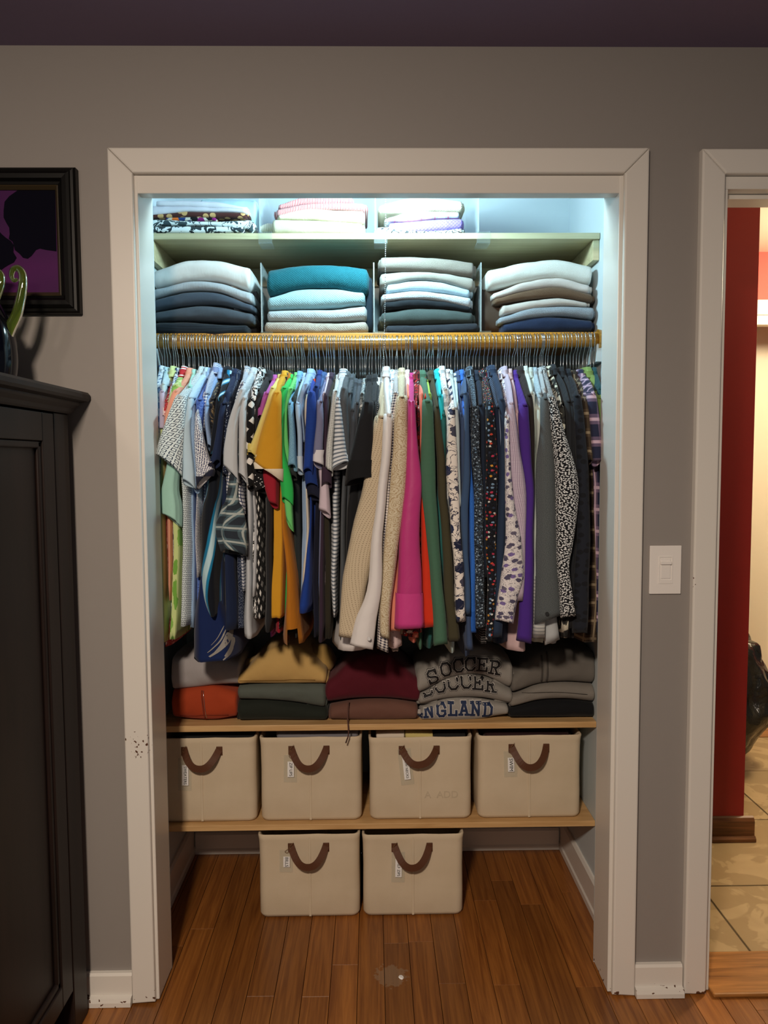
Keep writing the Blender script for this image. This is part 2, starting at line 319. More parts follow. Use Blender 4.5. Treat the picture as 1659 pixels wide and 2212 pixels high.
# hall: tiles, red wall end, far wall and door
fh = box('floor', (DL-.01, .101, -.04), (3.3, 2.6, -.0035), MT['grout'], kind=ST)
tx0, tw = 1.014-.468*2, .468; ty = [.136, .472, .911, 1.354, 1.75]
tr = random.Random(5)
for i in range(5):
    for j in range(4):
        xa, xb = max(tx0+i*tw, DL-.005), tx0+(i+1)*tw
        if xb < DL+.03 or xa > 3.0: continue
        o = box('tile', (xa+.003, ty[j]+.003, -.0035), (xb-.003, ty[j+1]-.003, .0), MT['tile'], fh, .0012, seg=1)
box('floor', (1.0, 1.752, -.0034), (3.3, 2.6, .0006), MT['oak'], kind=ST)
rw = box('wall_hall', (.745, .766, 0), (1.296, .90, HC), MT['red'], kind=ST)
extrude_profile('baseboard_hall', [(.7658, .001), (.738, .001), (.738, .012), (.745, .02), (.752, .02), (.752, .070), (.758, .082), (.7658, .086)], 'x', .745, 1.33, MT['oakdark'], kind=ST)
boxes('wall_hall', [((1.9, 1.752, 2.10), (3.3, 1.90, HC)), ((2.9, 1.752, 0), (3.3, 1.9, 2.10)), ((1.2, 1.752, 0), (1.32, 1.9, HC)), ((1.32, 1.752, 2.10), (1.9, 1.9, HC))], paint('lit_red_wall_paint', '#c8473a', .6), kind=ST)  # red wall again, in a paler colour with the lamplight painted in
boxes('trim_13', [((1.32, 1.735, 2.03), (2.9, 1.752, 2.10)), ((1.32, 1.742, 1.985), (2.9, 1.80, 2.03))], MT['cream'], None, .003, ST)
dr = box('door_1', (1.3, 2.10, .012), (2.95, 2.14, 2.06), MT['cream'], None, .002, ST)
box('wall_end', (1.2, 2.2, 0), (3.3, 2.3, HC), MT['cream'], kind=ST)
box('ceiling', (.745, .12, HC-.004), (3.3, 2.6, HC-.0002), MT['cream'], kind=ST)
# ------------------------------------------------------------------ shelves and rod
YS1, YS2, YS3 = .372, .378, .342
def shelf(name, label, z0, z1, y0, mat, cleat=True, edge_mat=None):
    e = empty(name, (0, YB, z0), label, 'shelf')
    o = keep(box('board', (XL+.001, y0, z0), (XR-.001, YB-.001, z1), mat, None, .0015), e)
    if cleat:
        h = .058
        for a, b, w in ((XL+.0008, XL+.019, 1), (XR-.019, XR-.0008, 1)):
            keep(box('cleat', (a, y0+.008, z0-h), (b, YB-.002, z0-.0004), mat, None, .001), e)
        keep(box('cleat', (XL+.02, YB-.02, z0-h), (XR-.02, YB-.001, z0-.0004), mat, None, .001), e)
    return e
zt = at(820, 503, Y=YS1).z; zb = at(820, 516.5, Y=YS1).z
shelf('upper_shelf', 'pale plywood shelf at the top of the closet on cleats', zb, zt, YS1, MT['shelf_ply'])
z2t = at(700, 719, Y=YS2).z; z2b = at(700, 735, Y=YS2).z
shelf('sweater_shelf', 'orange varnished wooden shelf just above the hanging rod', z2b, z2t, YS2, MT['shelf_orange'], False)
for a_, b_ in ((XL+.0008, XL+.019), (XR-.019, XR-.0008)): box('trim_14', (a_, .33, z2b-.07), (b_, YB-.002, z2b-.0005), MT['closet'], None, .001, ST)
z3t = at(820, 1564, Y=YS3).z; z3b = at(820, 1577, Y=YS3).z
shelf('sweatshirt_shelf', 'light pine shelf under the hanging shirts holding folded sweatshirts', z3b, z3t, YS3, MT['shelf_pine'], False)
z4t = at(820, 1779, Y=YS3).z; z4b = at(820, 1791, Y=YS3).z
shelf('bin_shelf', 'lowest light pine shelf carrying four canvas bins', z4b, z4t, YS3, MT['shelf_pine'], False)
YR, RR = .345, .0195
def rodz(X): return 1.7005 - .0085*(1-((X)/.65)**2)
e = empty('hanging_rod', (0, YR, 1.69), 'round varnished wooden rod packed with steel hanger hooks', 'rod')
keep(tube_obj('pole', [(x, YR, rodz(x)) for x in [XL+.012+i*(XR-XL-.024)/24 for i in range(25)]], RR, MT['rod'], None, 20), e)
for xx in (XL+.001, XR-.013):
    bm = bmesh.new(); bmesh.ops.create_cone(bm, cap_ends=True, segments=20, radius1=.03, radius2=.028, depth=.012, matrix=Matrix.Translation((xx+.006, YR, rodz(.65)))@Matrix.Rotation(pi/2, 4, 'Y')); keep(bm_obj('rod_socket', bm, MT['rod']), e)
# acrylic dividers
def divider(px, ztop_px, zs, y0, label, h):
    X = at(px, 520, Y=y0).x; e = empty('shelf_divider', (X, y0, zs), label, 'divider', 'clear acrylic shelf dividers')
    keep(box('panel', (X-.0016, y0-.002, zs+.002), (X+.0016, y0+.28, zs+h), MT['acrylic'], None, .0006), e)
    keep(box('polished_edge', (X-.0017, y0-.0032, zs+.002), (X+.0017, y0-.0021, zs+h), MT['acrylic_edge']), e)
    keep(boxes('clip', [((X-.004, y0-.004, zs+.0006), (X+.034, y0+.24, zs+.0036)), ((X-.004, y0-.0045, zs-.030), (X+.034, y0-.0012, zs+.0006)), ((X-.004, y0-.0012, zs-.030), (X+.034, y0+.06, zs-.0268))] if y0 == YS1 else
         [((X-.004, y0-.004, zs+.0006), (X+.03, y0+.24, zs+.0036)), ((X-.004, y0-.0045, zs-.0235), (X+.03, y0-.0012, zs+.0006))], MT['acrylic'], None, .0005), e)
for px, l in ((562, 'clear acrylic divider on the top shelf between the tee stack and the striped stack'), (811, 'clear acrylic divider on the top shelf left of the lavender knit'), (1033, 'clear acrylic divider on the top shelf right of the lavender knit')):
    divider(px, 0, zt, YS1, l, .15)
for px, l in ((563, 'clear acrylic divider on the sweater shelf left of the teal sweater'), (807, 'clear acrylic divider on the sweater shelf right of the teal sweater'), (1039, 'clear acrylic divider on the sweater shelf left of the white fleece')):
    divider(px, 0, z2t, YS2, l, .198)
# ------------------------------------------------------------------ folded clothes
def folded(name, label, spec, xl, xr, top, bot, yf, depth=.27, group=None, cat_='sweater', rise=.5, wr=.0022, seed=0, ns=34, fold=1.0, parent=None, inner=True):
    """a folded garment seen from its front fold; top/bot are photo heights sampled left to right"""
    n_a = 16; vs, fs, uvs = [], [], []; seed = seed or rnd.randint(1, 999); rr_ = random.Random(seed)
    X0, X1 = at(xl, 900, Y=yf).x, at(xr, 900, Y=yf).x
    zc = lambda y, s: at(xl+(xr-xl)*s, y, Y=yf).z
    def dims(s):
        zt_, zb_ = zc(cat(top, s), s), zc(cat(bot, s), s); h = max(zt_-zb_, .004); return zt_, zb_, h
    def front(s, a):
        zt_, zb_, h = dims(s)
        ed = min(1, max(0.0, min(s, 1-s))/.035); ed = (1-(1-ed)**2)**.5 if ed < 1 else 1
        hh = h*(.62+.38*ed); zm = (zt_+zb_)/2 if ed >= 1 else zb_+h*.5
        ry = min(h*.75, .035)
        q = sin(a); z = zm + hh/2*(1 if q >= 0 else -1)*abs(q)**.8
        y = yf + ry*(1-abs(cos(a))**.9) + (1-ed)*.018
        return y, z, h
    rows = []
    for i in range(ns+1):
        s = i/ns; s = .5-.5*cos(pi*s)*(.35)-.5*(1-2*s)*.65 if 0 < i < ns else s
        X = X0+(X1-X0)*s; row = []
        ring = []
        zt_, zb_, h = dims(s)
        y0, z0, _ = front(s, -pi/2); ring.append((yf+depth, z0+.001)); ring.append((yf+depth*.45, z0))
        for k in range(n_a+1):
            y, z, _ = front(s, -pi/2+pi*k/n_a); ring.append((y, z))
        y1, z1, _ = front(s, pi/2); ring.append((yf+depth*.25, z1+h*.06*rise)); ring.append((yf+depth*.6, z1+h*.04*rise)); ring.append((yf+depth, z1-h*.1))
        acc = 0; py, pz = ring[0]
        for (y, z) in ring:
            acc += math.hypot(y-py, z-pz); py, pz = y, z
            d = mnoise.noise(Vector((X*9+seed, z*26, y*7)))*wr*1.4 + mnoise.noise(Vector((X*30+seed*3, z*70, y*20)))*wr*.8 - max(0, .22-abs(mnoise.noise(Vector((X*6+seed*2, z*9+X*4, seed)))))*wr*3.2
            vs.append((X+ mnoise.noise(Vector((z*40, y*12, seed)))*.003*(1 if s in (0., 1.) else .3), y-d, z+d*.35)); uvs.append((X, acc))
        rows.append(len(ring))
    m = rows[0]
    for i in range(ns):
        for k in range(m-1): fs.append((i*m+k, (i+1)*m+k, (i+1)*m+k+1, i*m+k+1))
        fs.append((i*m+m-1, (i+1)*m+m-1, (i+1)*m, i*m))
    fs.append(tuple(range(m))); fs.append(tuple(ns*m+k for k in range(m))[::-1])
    cx, cz = (X0+X1)/2, zc(bot[len(bot)//2], .5)
    if parent is not None: return keep(mesh_obj('inner_fold', vs, fs, fab(spec), None, uvs, True), parent), None
    e = empty(name, (cx, yf+depth/2, cz), label, cat_, group)
    if inner and depth > .2 and xr-xl > 150:
        hL, hR = bot[0]-top[0], bot[-1]-top[-1]
        if rr_.random() < .75: folded(name, label, spec, xr-45, xr+rr_.uniform(2, 6), (top[-1]+hR*.12, top[-1]+hR*.22), (bot[-1]-1, bot[-1]-.5), yf+.022, depth-.06, None, cat_, .2, wr, seed+7, 12, 1, e)
        if rr_.random() < .4 and xl > 350: folded(name, label, spec, xl-rr_.uniform(2, 5), xl+45, (top[0]+hL*.25, top[0]+hL*.12), (bot[0]-1, bot[0]-1), yf+.024, depth-.06, None, cat_, .2, wr, seed+9, 12, 1, e)
    keep(mesh_obj('folded_cloth', vs, fs, fab(spec), None, uvs, True), e)
    def surf(px, py, lift):
        s = (px-xl)/(xr-xl); zt_, zb_, h = dims(s); z = at(px, py, Y=yf).z; v = (z-zb_)/h
        if not 0.02 < v < .985: return None
        q = 2*v-1; a = math.asin(max(-1, min(1, (1 if q >= 0 else -1)*abs(q)**(1/.8)))); y, zz, _ = front(s, a)
        X = X0+(X1-X0)*s; d = mnoise.noise(Vector((X*9+seed, zz*26, y*7)))*wr*1.4 + mnoise.noise(Vector((X*30+seed*3, zz*70, y*20)))*wr*.6
        return Vector((X, y-d-lift, zz+d*.35))
    return e, surf
def G(kind): return {'t': 'folded tops on the top shelf', 's': 'folded sweaters above the rod', 'h': 'folded sweatshirts under the shirts'}[kind]
YT = YS1+.004
# name, label, fabric, xl, xr, top, bottom, extra depth
TOPS = [
 ('black and white printed folded top at the bottom of the left top stack', 'cam #e8ecec #2a3438 #e8ecec 34', 332, 534, (487, 486, 487, 489), (501, 502, 502, 500), 0),
 ('white folded top with grey leaf lines second from bottom, left top stack', 'flo #e9efee 14 .18 1 2 #37464c #37464c', 331, 551, (473, 476, 477, 471), (487, 486, 487, 496), .003),
 ('folded multicoloured print top peeking out under the brown print', 'flo #d8d2c4 46 .5 1 #203a78 #e2702a #8a2070 #101018 #e8e0d0', 366, 476, (466, 466, 466), (475, 476, 475), .012),
 ('dark brown folded top with gold medallion print, left top stack', 'dot #4a2420 #c9a06a 38 .32 1', 332, 541, (463, 457, 457, 460), (470, 468, 468, 470), .004),
 ('pale grey folded tee second from top, left top stack', 'sol #d6d2da', 331, 541, (441, 443, 446, 450), (468, 458, 457, 459), .002),
 ('pale grey folded tee topmost of the left top stack', 'sol #dcd9df', 345, 541, (432, 431, 434, 446), (444, 446, 449, 451), .006),
 ('pale aqua folded cloth standing behind the left top stack', 'sol #bfe0e2', 438, 561, (424, 424, 426), (500, 500, 500), .06),
 ('ivory ribbed folded top at the bottom of the second top stack', 'vst #d9d2b8 #a89f82 260 .35', 592, 788, (469, 471, 474, 480), (502, 502, 502, 502), 0),
 ('cream ribbed folded top with a neckline under the pink striped tops', 'vst #dcd5bb #b0a688 260 .3', 604, 791, (464, 448, 451, 452), (472, 471, 475, 478), .004),
 ('red and white striped folded top lower of the two pink striped tops', 'vst #d8c6c4 #b8484e 210 .45', 601, 792, (452, 440, 436, 438), (466, 452, 450, 452), .008),
 ('red and white striped folded top at the very top of the second stack', 'vst #d6c2c2 #b43e48 210 .45', 606, 765, (442, 424, 423, 424), (450, 440, 438, 437), .012),
 ('rolled cream cloth lying behind the ribbed ivory top', 'vst #e8e2cf #b9b39a 200 .4', 567, 600, (486, 479, 482), (500, 500, 500), .03),
 ('black and white fern print folded top at the bottom of the third stack', 'pai #eef2f2 #1d2226 24', 820, 1001, (487, 497, 498, 492), (502, 504, 506, 504), 0),
 ('lavender cable knit folded cardigan in the third top stack', 'knit #9a80c8 #5e4a92 95', 841, 1001, (478, 474, 470, 469), (501, 502, 499, 493), .003),
 ('white folded shirt with faint blue and red plaid in the third stack', 'pld #dadedd #a9c2ca #c05a5a 26', 838, 994, (470, 452, 455, 457), (477, 476, 471, 469), .005),
 ('ivory lace folded blouse topmost of the third top stack', 'knit #d6cfb8 #a39a7c 150', 823, 1001, (440, 424, 424, 432), (457, 456, 452, 455), .007),
]
for l, f, xl, xr, t, b, dy in TOPS: folded('folded_shirt', l, f, xl, xr, t, b, YT+dy, .25 if dy < .05 else .12, G('t'), 'shirt', .4, .0016)
YW = YS2+.002
SW = [
 ('navy-black ribbed folded sweater at the bottom of the first sweater stack', 'hst #1a2028 #11161c 120 .5', 336, 539, (694, 692, 699, 701), (726, 729, 728, 720), -.004),
 ('charcoal heather folded sweater second from bottom, first sweater stack', 'hea #22272d #525a64 1100', 335, 551, (672, 660, 660, 676), (691, 690, 693, 699), 0),
 ('slate blue folded sweater in the middle of the first sweater stack', 'sol #3c4551', 335, 552, (645, 628, 632, 658), (670, 658, 657, 672), 0),
 ('light grey ribbed folded sweater under the white one, first stack', 'vst #a6abaf #8a8f94 330 .4', 335, 551, (623, 607, 609, 630), (643, 627, 630, 656), .001),
 ('white smooth folded sweater topmost of the first sweater stack', 'sol #d0d0cd', 335, 546, (581, 560, 559, 574), (621, 606, 606, 626), 0),
 ('beige waffle knit folded sweater at the bottom of the second stack', 'knit #b0a69a #6f665b 150', 573, 795, (694, 693, 696, 693), (716, 720, 720, 719), 0),
 ('white waffle knit folded sweater second from bottom, second stack', 'knit #b8bec1 #727a80 150', 579, 794, (669, 668, 667, 657), (692, 694, 693, 690), .001),
 ('pale aqua waffle knit folded sweater under the teal one', 'knit #a2c0c5 #5f8893 150', 580, 791, (641, 622, 621, 630), (667, 666, 664, 657), 0),
 ('teal basket knit folded sweater topmost of the second stack', 'knit #085c68 #04363e 150', 579, 799, (579, 569, 568, 577), (636, 623, 622, 634), .001),
 ('nearly black fleece folded sweater at the bottom of the third stack', 'hea #14161c #2a2d35 660', 834, 1034, (701, 701, 698, 696), (722, 726, 723, 718), -.003),
 ('dark grey green fleece folded sweater second from bottom, third stack', 'hea #242d2c #4a5553 924', 823, 1023, (674, 663, 664, 672), (701, 701, 699, 698), 0),
 ('plain black folded sweater in the middle of the third stack', 'sol #0f141a', 829, 1018, (651, 645, 648, 661), (669, 664, 664, 673), .002),
 ('white and navy melange folded sweater, third stack', 'hea #27405e #eef4f6 726', 825, 1019, (634, 627, 632, 641), (651, 645, 649, 666), 0),
 ('pale blue speckled folded sweater, third stack', 'hea #6f98b2 #c9dadf 836', 836, 1017, (613, 603, 608, 624), (634, 627, 631, 640), .002),
 ('beige grey heather folded sweater second from top, third stack', 'hea #75706a #a09b91 1012', 822, 1025, (586, 585, 588, 598), (622, 604, 608, 628), 0),
 ('oatmeal flecked folded sweater topmost of the third stack', 'hea #4e4943 #8f867c 924', 822, 1026, (551, 551, 554, 563), (583, 585, 588, 598), -.001),
 ('navy fleece folded sweater at the bottom of the fourth stack', 'hea #121c34 #212f4c 660', 1085, 1281, (698, 682, 682, 690), (718, 721, 719, 713), 0),
 ('grey heather knit folded sweater above the navy one', 'hea #4c545e #aab2ba 836', 1076, 1284, (685, 664, 658, 662), (699, 686, 681, 688), 0),
 ('taupe folded sweater third from bottom, fourth stack', 'hea #aba39d #c9c1b9 924', 1082, 1268, (657, 648, 643, 653), (680, 668, 660, 662), .002),
 ('brown heather folded sweater in the middle of the fourth stack', 'hea #402f23 #735a44 924', 1066, 1280, (642, 624, 617, 634), (656, 646, 642, 652), 0),
 ('pale beige folded sweater under the white fleece', 'hea #b7afaa #cdc6c0 924', 1063, 1274, (632, 607, 597, 614), (646, 628, 620, 634), .002),
 ('white fleece folded sweater topmost of the fourth stack', 'hea #ccd0ca #dadcd6 440', 1051, 1279, (580, 564, 557, 571), (622, 610, 600, 613), 0),
 ('dark grey folded garment behind the first sweater stack', 'sol #2c2f36', 470, 556, (596, 604, 622), (720, 720, 720), .05),
 ('dark navy folded garment squeezed behind the teal sweater', 'sol #15222e', 700, 808, (572, 578, 600), (718, 718, 718), .05),
 ('dark brown folded garment bulging behind the fourth stack', 'sol #4b3d33', 1046, 1150, (596, 600, 620), (716, 716, 716), .045),
]
for l, f, xl, xr, t, b, dy in SW: folded('folded_sweater', l, f, xl, xr, t, b, YW+dy, .28 if dy < .04 else .14, G('s'), 'sweater', .5, .0022)
YH = .362
HD = [
 ('rust orange zip folded hoodie at the left end of the sweatshirt shelf', 'sol #a8401f', 353, 500, (1494, 1488, 1486, 1500), (1554, 1559, 1560, 1552), 0),
 ('pale grey folded sweatshirt on top of the rust orange hoodie', 'sol #a9a4a6', 353, 508, (1424, 1414, 1416, 1432), (1494, 1490, 1484, 1482), 0),
 ('black folded sweatshirt at the bottom under the sage one', 'sol #20251f', 499, 701, (1515, 1515, 1522, 1531), (1561, 1560, 1560, 1559), 0),
 ('sage grey folded sweatshirt between the black and the yellow ones', 'sol #59605a', 500, 697, (1484, 1483, 1482, 1482), (1514, 1516, 1522, 1533), -.002),
 ('mustard yellow folded hoodie topmost in the second sweatshirt pile', 'sol #c9a566', 500, 699, (1462, 1410, 1398, 1452), (1480, 1482, 1482, 1480), -.004),
 ('brown folded hoodie with a drawstring under the maroon one', 'sol #6e4c41', 703, 902, (1527, 1517, 1516, 1524), (1558, 1560, 1560, 1558), 0),
 ('maroon folded sweatshirt piled on the brown hoodie', 'sol #571322', 695, 908, (1476, 1424, 1418, 1470), (1521, 1514, 1514, 1520), -.003),
 ('grey folded sweatshirt printed ENGLAND at the bottom of its pile', 'hea #85817c #a6a29d 924', 906, 1104, (1532, 1512, 1514, 1526), (1559, 1563, 1559, 1545), -.002),
 ('grey folded sweatshirt printed SOCCER lower of the two', 'hea #7d7974 #9a9690 924', 902, 1114, (1502, 1466, 1462, 1494), (1524, 1513, 1512, 1523), -.004),
 ('grey folded sweatshirt printed SOCCER topmost of its pile', 'hea #827e7a #a39f99 924', 898, 1113, (1452, 1410, 1400, 1432), (1502, 1470, 1462, 1490), -.008),
 ('black folded sweatshirt at the bottom right of the sweatshirt shelf', 'sol #0d0e12', 1103, 1296, (1533, 1517, 1515, 1520), (1551, 1554, 1554, 1553), 0),
 ('grey folded sweatshirt between the black one and the zip hoodie', 'hea #6f6a64 #8b857e 924', 1105, 1296, (1506, 1484, 1478, 1482), (1530, 1517, 1514, 1520), -.002),
 ('dark grey folded zip hoodie topmost at the right end of the shelf', 'hea #5d5955 #77726c 924', 1108, 1296, (1462, 1412, 1404, 1412), (1500, 1482, 1477, 1480), -.003),
]
SF = []
for l, f, xl, xr, t, b, dy in HD: SF.append(folded('folded_sweatshirt', l, f, xl, xr, t, b, YH+dy, .27, G('h'), 'sweatshirt', .9, .003))
# zip on the rust hoodie, seam on the zip hoodie, drawstring on the brown hoodie
def surf_tube(i, pts, r, mat, name, lift=.001):
    e, sf = SF[i]; p = [q for q in (sf(x, y, lift) for x, y in pts) if q]
    if len(p) > 1: keep(tube_obj(name, p, r, mat, None, 6), e)
surf_tube(0, [(421+i*.5, 1494+i*5.0) for i in range(13)], .0022, fab('sol #7d2d14'), 'zip_fold'); surf_tube(0, [(425+i*.5, 1494+i*5.0) for i in range(13)], .0009, MT['steel'], 'zipper', .0022)
surf_tube(0, [(372+i*12, 1548-(i > 3)*2) for i in range(10)], .0012, fab('sol #7d2d14'), 'hem_seam')
surf_tube(4, [(506+i*14, 1471-(i > 7)*1.5) for i in range(13)], .0010, fab('sol #8a6a34'), 'hem_seam')
surf_tube(12, [(1176, 1410+i*7) for i in range(10)], .0028, fab('sol #4c4844'), 'zip_fold'); surf_tube(12, [(1188, 1410+i*7) for i in range(10)], .0028, fab('sol #4c4844'), 'zip_fold')
surf_tube(11, [(1120+i*13, 1500-5*sin(i/12*pi)) for i in range(13)], .0010, fab('sol #45413c'), 'hem_seam')
pe = SF[5][0]; z_ = lambda x, y, Y: at(x, y, Y=Y)
keep(tube_obj('drawstring', [z_(753, 1514, .358), z_(752, 1530, .352), z_(751, 1555, .346), z_(752, 1566, .334), z_(753, 1580, .332), z_(752, 1591, .332), z_(747, 1605, .332)], .0022, fab('sol #5d3f37'), None, 6), pe)
# hood lumps of the mustard hoodie
def lump(parent, mat, c, r, seed, name):
    bm = bmesh.new(); bmesh.ops.create_icosphere(bm, subdivisions=3, radius=1)
    for v in bm.verts:
        n = 1+.22*mnoise.noise(v.co*1.7+Vector((seed, 0, 0))); v.co = Vector((v.co.x*r[0]*n+c[0], v.co.y*r[1]*n+c[1], v.co.z*r[2]*n+c[2]))
    return keep(bm_obj(name, bm, mat, None, True), parent)
lump(SF[4][0], fab('sol #c9a566'), at(560, 1440, Y=.47), (.06, .05, .035), 3, 'hood'); lump(SF[4][0], fab('sol #b08e52'), at(690, 1425, Y=.48), (.05, .06, .05), 5, 'hood')
# lettering: slab letters drawn as strokes on the cloth
LET = {'S': [[(.85, .78), (.7, .95), (.3, .95), (.12, .8), (.12, .63), (.3, .53), (.7, .47), (.88, .37), (.88, .2), (.7, .05), (.3, .05), (.12, .22)], [(.85, .98), (.85, .68)], [(.14, .02), (.14, .32)]],
 'O': [[(.3, .95), (.7, .95), (.9, .72), (.9, .28), (.7, .05), (.3, .05), (.1, .28), (.1, .72), (.3, .95), (.7, .95)]],
 'C': [[(.88, .7), (.72, .95), (.32, .95), (.1, .72), (.1, .28), (.32, .05), (.7, .05), (.9, .25)], [(.88, .98), (.88, .62)]],
 'E': [[(.22, .95), (.22, .05)], [(.05, .95), (.88, .95)], [(.05, .05), (.9, .05)], [(.22, .52), (.62, .52)], [(.86, .97), (.86, .72)], [(.88, .03), (.88, .3)], [(.62, .62), (.62, .42)]],
 'R': [[(.22, .95), (.22, .05)], [(.05, .95), (.65, .95), (.82, .85), (.82, .65), (.65, .52), (.22, .52)], [(.05, .05), (.42, .05)], [(.5, .5), (.8, .05)], [(.66, .05), (.98, .05)]],
 'N': [[(.18, .95), (.18, .05)], [(.82, .95), (.82, .05)], [(.16, .95), (.82, .08)], [(.02, .95), (.24, .95)], [(.02, .05), (.36, .05)], [(.64, .95), (.98, .95)]],
 'G': [[(.88, .7), (.72, .95), (.3, .95), (.1, .75), (.1, .25), (.3, .05), (.7, .05), (.88, .22), (.88, .45), (.56, .45)]],
 'L': [[(.3, .95), (.3, .05)], [(.1, .95), (.52, .95)], [(.1, .05), (.9, .05)], [(.88, .03), (.88, .36)]],
 'A': [[(.14, .05), (.46, .95)], [(.86, .05), (.54, .95)], [(.3, .36), (.7, .36)], [(.0, .05), (.32, .05)], [(.66, .05), (1.0, .05)], [(.3, .95), (.66, .95)]],
 'D': [[(.2, .95), (.2, .05)], [(.04, .95), (.66, .95), (.88, .75), (.88, .25), (.66, .05), (.04, .05)]]}
def letters(idx, lst, w, h, layers):
    e, sf = SF[idx]
    for li, (th, mat, lift) in enumerate(layers):
        vs, fs = [], []
        for ch, cx, cy, rot in lst:
            for st in LET[ch]:
                for (a, b) in zip(st[:-1], st[1:]):
                    A = Vector(((a[0]-.5)*w, -(a[1]-.5)*h)); B = Vector(((b[0]-.5)*w, -(b[1]-.5)*h)); d = (B-A)
                    if d.length < 1e-6: continue
                    d.normalize(); A = A-d*th*.45; B = B+d*th*.45; nn = Vector((-d.y, d.x))*th/2; L = (B-A).length; k = max(1, int(L/3.5))
                    for j in range(k):
                        q = []
                        for t, sg in ((j/k, 1), (j/k, -1), ((j+1)/k, -1), ((j+1)/k, 1)):
                            p = A+(B-A)*t+nn*sg; p = Vector((p.x*cos(rot)-p.y*sin(rot)+cx, p.x*sin(rot)+p.y*cos(rot)+cy)); q.append(sf(p.x, p.y, lift))
                        if all(q): n0 = len(vs); vs += q; fs.append((n0, n0+1, n0+2, n0+3))
        if vs: keep(mesh_obj('letter_print', vs, fs, mat), e)
bk, wt, nv = paint('black_print_ink', '#121013', .7, 0, 0), paint('pale_print_ink', '#b9b4b0', .7, 0, 0), paint('navy_print_ink', '#1c2c4e', .7, 0, 0)
L3 = [(8.8, bk, .0010), (6.9, wt, .0017), (4.8, bk, .0024)]
letters(9, [('S', 934, 1462, -.28), ('O', 963, 1446, -.2), ('C', 991, 1438, -.08), ('C', 1017, 1435, .0), ('E', 1044, 1436, .06), ('R', 1071, 1442, .14)], 25, 30, L3)
letters(8, [('S', 921, 1489, -.3), ('O', 950, 1481, -.16), ('C', 979, 1475, -.06), ('C', 1008, 1472, .0), ('E', 1035, 1475, .06), ('R', 1063, 1480, .12)], 25, 29, L3)
letters(7, [('E', 901, 1537, .0), ('N', 925, 1536, -.05), ('G', 953, 1534, -.02), ('L', 978, 1532, 0), ('A', 1003, 1531, 0), ('N', 1029, 1532, .03), ('D', 1056, 1535, .06)], 21, 28, [(8.6, wt, .0010), (5.4, nv, .0018)])
# ------------------------------------------------------------------ canvas bins
def bin_mesh(w, h, d):
    """open box with rounded upright corners, soft bottom edge and a folded rim; front at y=0"""
    vs, fs = [], []; nc = 5; r = .022
    def ring(inset, z, rr, flare=0):
        pts = []; x0, x1, y0, y1 = -w/2+inset-flare, w/2-inset+flare, inset-flare, d-inset
        for (cx, cy, a0) in ((x1-rr, y0+rr, -pi/2), (x1-rr, y1-rr, 0), (x0+rr, y1-rr, pi/2), (x0+rr, y0+rr, pi)):
            for k in range(nc): a = a0+pi/2*k/(nc-1); pts.append((cx+rr*cos(a), cy+rr*sin(a), z))
        out = []
        n = len(pts)                                   # extra points on the flat sides for a soft sag
        for i in range(n):
            out.append(pts[i])
            if i % nc == nc-1:
                p, q = pts[i], pts[(i+1) % n]
                for t in (.2, .4, .6, .8): out.append(tuple(p[j]+(q[j]-p[j])*t for j in range(3)))
        return out
    rings = [ring(.012, 0, r), ring(.003, .003, r), ring(.0, .012, r), ring(.0, h*.3, r), ring(.001, h*.6, r), ring(0, h*.86, r), ring(0, h*.93, r, .001), ring(0, h-.003, r*.8, .002), ring(.002, h, r*.8, .002), ring(.005, h-.002, r*.8), ring(.006, h*.7, r), ring(.008, .02, r)]
    n = len(rings[0])
    for ri, R_ in enumerate(rings):
        for p in R_:
            k = sin(pi*min(1, max(0, p[2]/h)))*.0025*mnoise.noise(Vector((p[0]*14+ri*.1, p[1]*14, p[2]*9+w)))
            vs.append((p[0], p[1]+k, p[2]+(.0028*mnoise.noise(Vector((p[0]*16, p[1]*16, 3))) if p[2] > h*.9 else 0)))
    for i in range(len(rings)-1):
        for k in range(n): fs.append((i*n+k, i*n+(k+1) % n, (i+1)*n+(k+1) % n, (i+1)*n+k))
    fs.append(tuple(range(n))[::-1]); fs.append(tuple((len(rings)-1)*n+k for k in range(n)))
    return vs, fs
def text_mesh(name, s, size, mat, parent, M, fit=None):
    cu = bpy.data.curves.new('t', 'FONT'); cu.body = s; cu.size = size; cu.align_x = 'CENTER'; cu.align_y = 'CENTER'; cu.resolution_u = 3; cu.extrude = .0002
    t = bpy.data.objects.new('t', cu); C.objects.link(t); bpy.context.view_layer.update()
    me = bpy.data.meshes.new_from_object(t.evaluated_get(bpy.context.evaluated_depsgraph_get())); bpy.data.objects.remove(t)
    if fit:
        xs = [v.co.x for v in me.vertices]; me.transform(Matrix.Scale(fit/(max(xs)-min(xs)), 4))
    me.transform(M); me.materials.clear(); me.materials.append(mat); me.name = name
    o = bpy.data.objects.new(name, me); C.objects.link(o); o.parent = parent; return o
